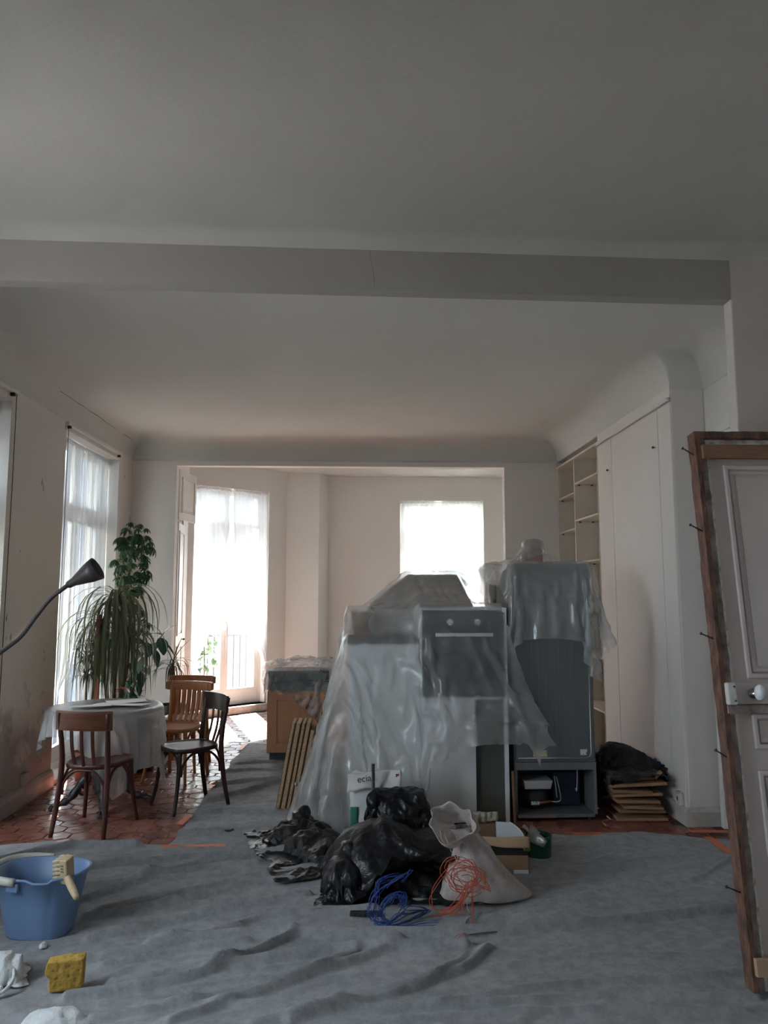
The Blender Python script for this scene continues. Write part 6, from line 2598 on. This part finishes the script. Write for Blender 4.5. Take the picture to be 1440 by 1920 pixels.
for k in range(4):
    mb = MB()

    def rf(u, v, k=k):
        a = 2 * math.pi * u
        r = .032 - .003 * k + .004 * math.sin(3 * a + k)
        return (.005 + .035 * k + .042 * v + .008 * math.cos(a), r * math.cos(a), .032 + r * math.sin(a))
    mb.grid(rf, 20, 3, closed_u=True)
    mb.v = crumple(mb.v, .003, 22, k)
    mb.done('coil', M_beige, rl, smooth=True, solid=.0012)
pw = thing('paper_board', 'white card with a curved right edge standing in the cardboard box', 'card', (.825, 4.56, .19))
pw.rotation_euler = (R(-8), 0, 0)
poly = [(0, -.03), (.17, -.03), (.168, -.005), (.155, .03), (.135, .055), (.11, .075), (.085, .09), (.0, .095)]
mb = MB()
mb.prism(poly, 0, .0025, T(rx=R(90)))
mb.done('sheet', mat('blueish_white_card', (.60, .62, .66), (.56, .58, .62), rough=.6), pw)
mb = MB()
mb.tube([(.085, -.003, .090), (.11, -.003, .075), (.135, -.003, .055), (.155, -.003, .03), (.168, -.003, -.005)], .003, 6)
mb.done('edge', M_paper, pw, smooth=True)
mb = MB()
mb.grid(lambda u, v: (1.005 + .10 * u + .03 * v, 4.60 + .03 * math.sin(4 * u), .15 + .12 * v * (1 - .7 * u) - .02 * u), 12, 10)
mb.v = crumple(mb.v, .010, 14, 4)
mb.done('plastic_scrap', M_plastic2, smooth=True, sub=1, label='scrap of clear film between the cardboard box and the green tin', cat='scrap')
tn = thing('green_tin', 'round dark green tin filled with scraps beside the cardboard box', 'tin', (1.13, 4.80, .016))
M_gtin = mat('green_enamel', (.012, .085, .040), (.010, .07, .032), rough=.35)
mb = MB()
mb.lathe([(.078, 0), (.080, .004), (.080, .112), (.083, .118), (.083, .124), (.078, .124), (.076, .11), (.076, .01)], 36, cap=False)
mb.done('body', M_gtin, tn, smooth=False)
mb = MB()
mb.lathe([(.002, .006), (.077, .006)], 24, cap=False)
mb.done('bottom', M_gtin, tn)
for k in range(9):
    mb = MB()
    a = rr.uniform(0, 6.28)
    r = rr.uniform(0, .045)
    mb.box(-.022, .022, -.012, .012, -.003, .003, T(r * math.cos(a), r * math.sin(a), .100 + rr.uniform(0, .03), rr.uniform(0, 6), rr.uniform(-1, 1), rr.uniform(-.6, .6)))
    mb.v = crumple(mb.v, .004, 40, k)
    mb.done('scrap', M_beige if k % 2 else M_bin2, tn)
mb = MB()
mb.tube(spline([(-.10, -.05, .19), (-.06, -.04, .15), (-.02, -.03, .125), (.01, -.02, .115)], 5), .010, 8)
mb.done('scrap', M_beige, tn, smooth=True)

# ------------------------------------------------------------------ plank stack and black bags by the closet
M_plank = wood('reclaimed_plank', (.40, .235, .125), (.27, .15, .08), rough=.75, axis=0)
z = .004
pl_w = ('lowest wide', 'second lowest', 'third', 'middle', 'fifth', 'sixth', 'seventh', 'topmost')
for i, (x0_, x1_, th, y0_, d_, rz, ry) in enumerate(((1.87, 2.24, .020, 5.50, .32, -2, 0), (1.90, 2.25, .020, 5.53, .20, 2, -2.0), (1.92, 2.21, .018, 5.50, .20, -4, -1.5), (1.88, 2.21, .022, 5.52, .2, 3, -2.5), (1.85, 2.22, .020, 5.53, .2, -2, 1.5), (1.85, 2.15, .022, 5.51, .2, 2, -3), (1.82, 2.24, .022, 5.50, .2, -3, 2.5), (1.94, 2.18, .018, 5.54, .14, 4, 0))):
    t = thing('plank', '%s plank in the stack of old boards by the closet' % pl_w[i], 'plank', (x0_, y0_, z), R(rz), 'stack of old planks')
    t.rotation_euler = (0, R(-ry), R(rz))
    mb = MB()
    L_ = x1_ - x0_
    mb.add([(0, 0, 0), (L_, .01, 0), (L_ - .012, d_, 0), (.01, d_, 0), (.004, 0, th), (L_ - .005, .008, th), (L_ - .015, d_, th), (.008, d_, th)], [(0, 3, 2, 1), (4, 5, 6, 7), (0, 1, 5, 4), (1, 2, 6, 5), (2, 3, 7, 6), (3, 0, 4, 7)])
    mb.done('board', M_plank, t, bevel=.002)
    mb = MB()
    mb.tube([(L_ * .8, .03, th - .01), (L_ * .8 + .01, .028, th + .02)], .0016, 5)
    mb.done('nail', M_black, t)
    z += th + (.016 if i else .03)
t = thing('wood_offcut', 'short offcut tilted on the top right of the plank stack', 'offcut', (2.17, 5.52, z - .02))
t.rotation_euler = (0, R(-42), 0)
mb = MB()
mb.box(0, .07, 0, .03, 0, .02)
mb.done('block', M_plank, t, bevel=.002)
mb = MB()
mb.box(-.001, .001, .004, .026, .003, .017)
mb.done('end_grain', M_batten, t)
cols = [cell((2.02, 5.90, .18), (.26, .17, .30)), cell((2.20, 5.86, .16), (.13, .14, .24)), cell((1.88, 5.86, .15), (.10, .12, .22)), cbox(XC - .03, XR, 5.2, 8, 0, 4), cbox(1.10, 1.76, 5.5, 6.2, 0, 1.9), cbox(1.84, 2.25, 5.48, 5.74, 0, z)]
mb = drape(46, 38, patch(1.66, 2.46, 5.50, 6.45, .55, 0, .04, 20), cols, scale=1.22, steps=50, iters=10, wob=.010, floor=.02, g=.002)
mb = wrinkle(refine(mb, 46, 38), 0.018, 6, 6)
mb.done('bin_bag', M_bin2, smooth=True, sub=1, label='heap of matt black bags behind the plank stack beside the fridge', cat='bin bag', group='black bin bags')

# ------------------------------------------------------------------ bucket with brush
M_blue = mat('blue_plastic', (.17, .27, .46), (.15, .245, .42), rough=.38, scale=3)
M_hand = mat('ivory_plastic', (.62, .60, .54), (.55, .53, .48), rough=.4, scale=6)
bk_ = thing('bucket', 'blue oval plastic bucket with an ivory handle at the lower left', 'bucket', (-1.515, 3.84, .02), R(-6))
BH = .285


def bucket_pt(t, f):
    """f: 0 bottom .. 1 rim; spout on the right"""
    a = .150 + .058 * f
    b = .115 + .038 * f
    c, s = math.cos(t), math.sin(t)
    x = a * math.copysign(abs(c) ** .78, c)
    y = b * math.copysign(abs(s) ** .78, s)
    return x, y


nb_ = 64
prof = [(0.0, 0.0, 0), (0.0, .006, 0), (.05, .015, 0), (.5, .14, 0), (.97, .272, 0), (.985, .276, .012), (1.0, .285, .014), (1.0, .288, .008), (.98, .284, -.002), (.5, .14, -.004), (.05, .02, -.005)]
vs, fs = [], []
for f, zz, out_ in prof:
    for k in range(nb_):
        t_ = 2 * math.pi * k / nb_
        x, y = bucket_pt(t_, f)
        g_ = -.003 if (zz < .26 and out_ >= 0 and min(abs((t_ - q + math.pi) % (2 * math.pi) - math.pi) for q in (R(230), R(262), R(300), R(80), R(120))) < .035) else 0
        l = math.hypot(x, y)
        x, y = x * (1 + (out_ + g_) / l), y * (1 + (out_ + g_) / l)
        dip = -.014 if (zz > .27 and abs((t_ - R(285) + math.pi) % (2 * math.pi) - math.pi) < .22) else 0
        vs.append((x, y, zz + dip))
m_ = len(prof)
for i in range(m_ - 1):
    for k in range(nb_):
        l = (k + 1) % nb_
        fs.append((i * nb_ + k, i * nb_ + l, (i + 1) * nb_ + l, (i + 1) * nb_ + k))
fs.append(tuple(range(nb_ - 1, -1, -1)))
fs.append(tuple((m_ - 1) * nb_ + k for k in range(nb_)))
mb = MB()
mb.add(vs, fs)
mb.done('body', M_blue, bk_, smooth=True)
for a in (R(258), R(95)):
    x, y = bucket_pt(a, .95)
    l = math.hypot(x, y)
    mb = MB()
    mb.box(-.032, .032, -.010, .008, .228, .270, T(x * (1 + .006 / l), y * (1 + .006 / l), 0, a - R(270)))
    mb.done('lug', M_blue, bk_, bevel=.005)
mb = MB()
hp = []
for k in range(25):
    t_ = R(262) - (R(262) - R(95)) * k / 24
    x, y = bucket_pt(t_, 1.0)
    l = math.hypot(x, y)
    s = math.sin(math.pi * k / 24)
    hp.append((x * (1 + (.018 + .012 * s) / l), y * (1 + (.018 + .02 * s) / l), .276 + .014 * s))
mb.tube(hp, .015, 10, flat=1.25)
mb.done('handle', M_hand, bk_, smooth=True)
mb = MB()
mb.add([(.93 * bucket_pt(2 * math.pi * k / 32, .45)[0], .93 * bucket_pt(2 * math.pi * k / 32, .45)[1], .10) for k in range(32)], [tuple(range(32))])
mb.done('water', mat('dark_water', (.04, .08, .13), rough=.08), bk_)
M_bwood = wood('pale_brush_wood', (.58, .45, .28), (.50, .38, .23), rough=.6)
bsh = thing('block_brush', 'pale wooden block brush with bristles resting on the bucket rim', 'brush', (-1.365, 3.72, .335))
bsh.rotation_euler = (R(12), R(4), R(-18))
mb = MB()
mb.box(-.012, .030, -.028, .028, -.055, .065)
hb = mb.done('block', M_bwood, bsh, bevel=.006)
for i in range(3):
    for j in range(6):
        mb = MB()
        y, zz = -.020 + .020 * i, -.045 + .020 * j
        mb.tube([(-.011, y, zz), (-.030, y * 1.1, zz - .004), (-.047, y * 1.25, zz - .010)], [.0072, .0085, .0065], 7)
        mb.done('bristle_tuft', mat('bristles', (.60, .50, .34), (.45, .36, .24), rough=.9, scale=50) if (i, j) == (0, 0) else bpy.data.materials['bristles'], hb)
mb = MB()
pth = spline([(.020, -.012, -.018), (.050, -.035, -.030), (.090, -.060, -.048), (.125, -.08, -.066)], 5)
mb.tube(pth, [.013 + .005 * math.sin(math.pi * i / (len(pth) - 1)) for i in range(len(pth))], 10)
mb.done('handle', M_bwood, bsh, smooth=True)
M_stamp = mat('brush_stamp', (.22, .16, .11), rough=.8)
for k in range(3):
    mb = MB()
    mb.box(-.002, .014, -.0288, -.0279, .004 + .014 * k, .012 + .014 * k)
    mb.done('stamp', M_stamp, hb)

# ------------------------------------------------------------------ sponge and bits on the floor
def sponge_mat():
    m, nt, bs, out = new_mat('yellow_sponge')
    bs.inputs['Roughness'].default_value = .9
    v = coords(nt)
    vo = N(nt, 'ShaderNodeTexVoronoi', Scale=110.0)
    n = N(nt, 'ShaderNodeTexNoise', Scale=45.0, Detail=4.0)
    nt.links.new(v, vo.inputs['Vector'])
    nt.links.new(v, n.inputs['Vector'])
    r = ramp(nt, n.outputs['Fac'], [(.30, (.20, .10, .02)), (.42, (.44, .27, .05)), (.7, (.52, .33, .07))])
    nt.links.new(r.outputs['Color'], bs.inputs['Base Color'])
    bump(nt, bs, n.outputs['Fac'], .9, .012)
    return m


mb = MB()
poly = [(.022, .0), (.148, .004), (.152, .06), (.154, .128), (.08, .126), (.012, .118), (.008, .098), (.003, .080), (.012, .062), (.024, .052), (.020, .03)]
mb.prism(poly, -.028, .028, T(rx=R(90)))
o = mb.done('sponge', sponge_mat(), bevel=.006, label='yellow sponge block with a torn left edge standing on the cloth', cat='sponge')
o.location = (-1.262, 3.27, .026)
o.rotation_euler = (R(4), 0, R(8))

M_plas = mat('white_plaster', (.70, .71, .72), (.60, .61, .62), rough=.85, scale=12, bmp=.7, bscale=40, bdist=.01)
cl = thing('plaster_rag', 'plaster-caked white rag and cord at the lower left corner', 'rag', (-1.46, 3.31, .02))
cols = [cell((-.01, .06, .02), (.085, .07, .085)), cell((-.08, .0, .0), (.07, .07, .07))]
mb = drape(24, 24, patch(-.17, .08, -.05, .15, .14, R(20), .02, 3), cols, scale=1.3, steps=35, iters=10, wob=.006, floor=.006)
mb = wrinkle(refine(mb, 24, 24), .012, 11, 5, .004)
mb.done('cloth', M_plas, cl, smooth=True, solid=.003)
mb = MB()
mb.tube(spline([(.0, .05, .075), (.045, .02, .06), (.065, -.03, .04), (.05, -.075, .022), (.015, -.085, .014)], 8), .0075, 8)
mb.tube(spline([(.035, -.06, .03), (.02, -.095, .013), (-.03, -.10, .012), (-.06, -.08, .014)], 8), .010, 8)
mb.done('cord', M_plas, cl, smooth=True)
for (a, b) in (((-.10, -.02, .06), (.0, .03, .075)), ((-.12, -.09, .03), (-.03, -.03, .05)), ((-.07, -.16, .012), (.0, -.15, .018))):
    mb = MB()
    mb.tube([a, Vector(a).lerp(Vector(b), .5) + Vector((0, 0, .006)), b], [.010, .011, .009], 8)
    mb.done('finger', M_plas, cl, smooth=True)
mb = MB()


def lump(u, v):
    a = 2 * math.pi * u
    r = v
    h = .055 * (1 - v ** 2.2)
    return (-1.13 + .135 * r * math.cos(a), 3.045 + .075 * r * math.sin(a), .018 + h)


mb.grid(lump, 40, 14, closed_u=True)
mb.v = crumple(mb.v, .006, 25, 9)
mb.done('plaster_lump', M_plas, smooth=True, label='white plaster lump at the bottom edge left of centre', cat='plaster')
o = MB()
o.box(-.02, .02, -.012, .012, 0, .012)
o.v = crumple(o.v, .005, 40, 1)
q = o.done('rubble_bit', mat('pink_brick', (.48, .28, .21), rough=.9), bevel=.003, label='pinkish rubble bit behind the plaster rag', cat='rubble')
q.location = (-1.45, 3.50, .022)
q = MB()
q.tube([(-.02, 0, 0), (0, .004, .001), (.02, -.002, 0)], .006, 7)
q = q.done('plaster_crumb', M_plas, label='small white plaster crumb between bucket and sponge', cat='plaster')
q.location = (-1.005, 3.63, .022)
q = MB()
q.lathe([(.004, 0), (.018, .004), (.020, .012), (.010, .020)], 10)
q.v = crumple(q.v, .005, 40, 3)
q = q.done('plaster_crumb', M_plas, label='white plaster crumb just in front of the bucket', cat='plaster')
q.location = (-1.43, 3.66, .018)
q = MB()
q.lathe([(.01, 0), (.03, .004), (.034, .012), (.014, .022)], 10, sy=.6)
q.v = crumple(q.v, .008, 30, 5)
q = q.done('black_scrap', M_bin, label='tiny black scrap on the cloth right of the dark chair', cat='scrap')
q.location = (-.866, 5.34, .012)
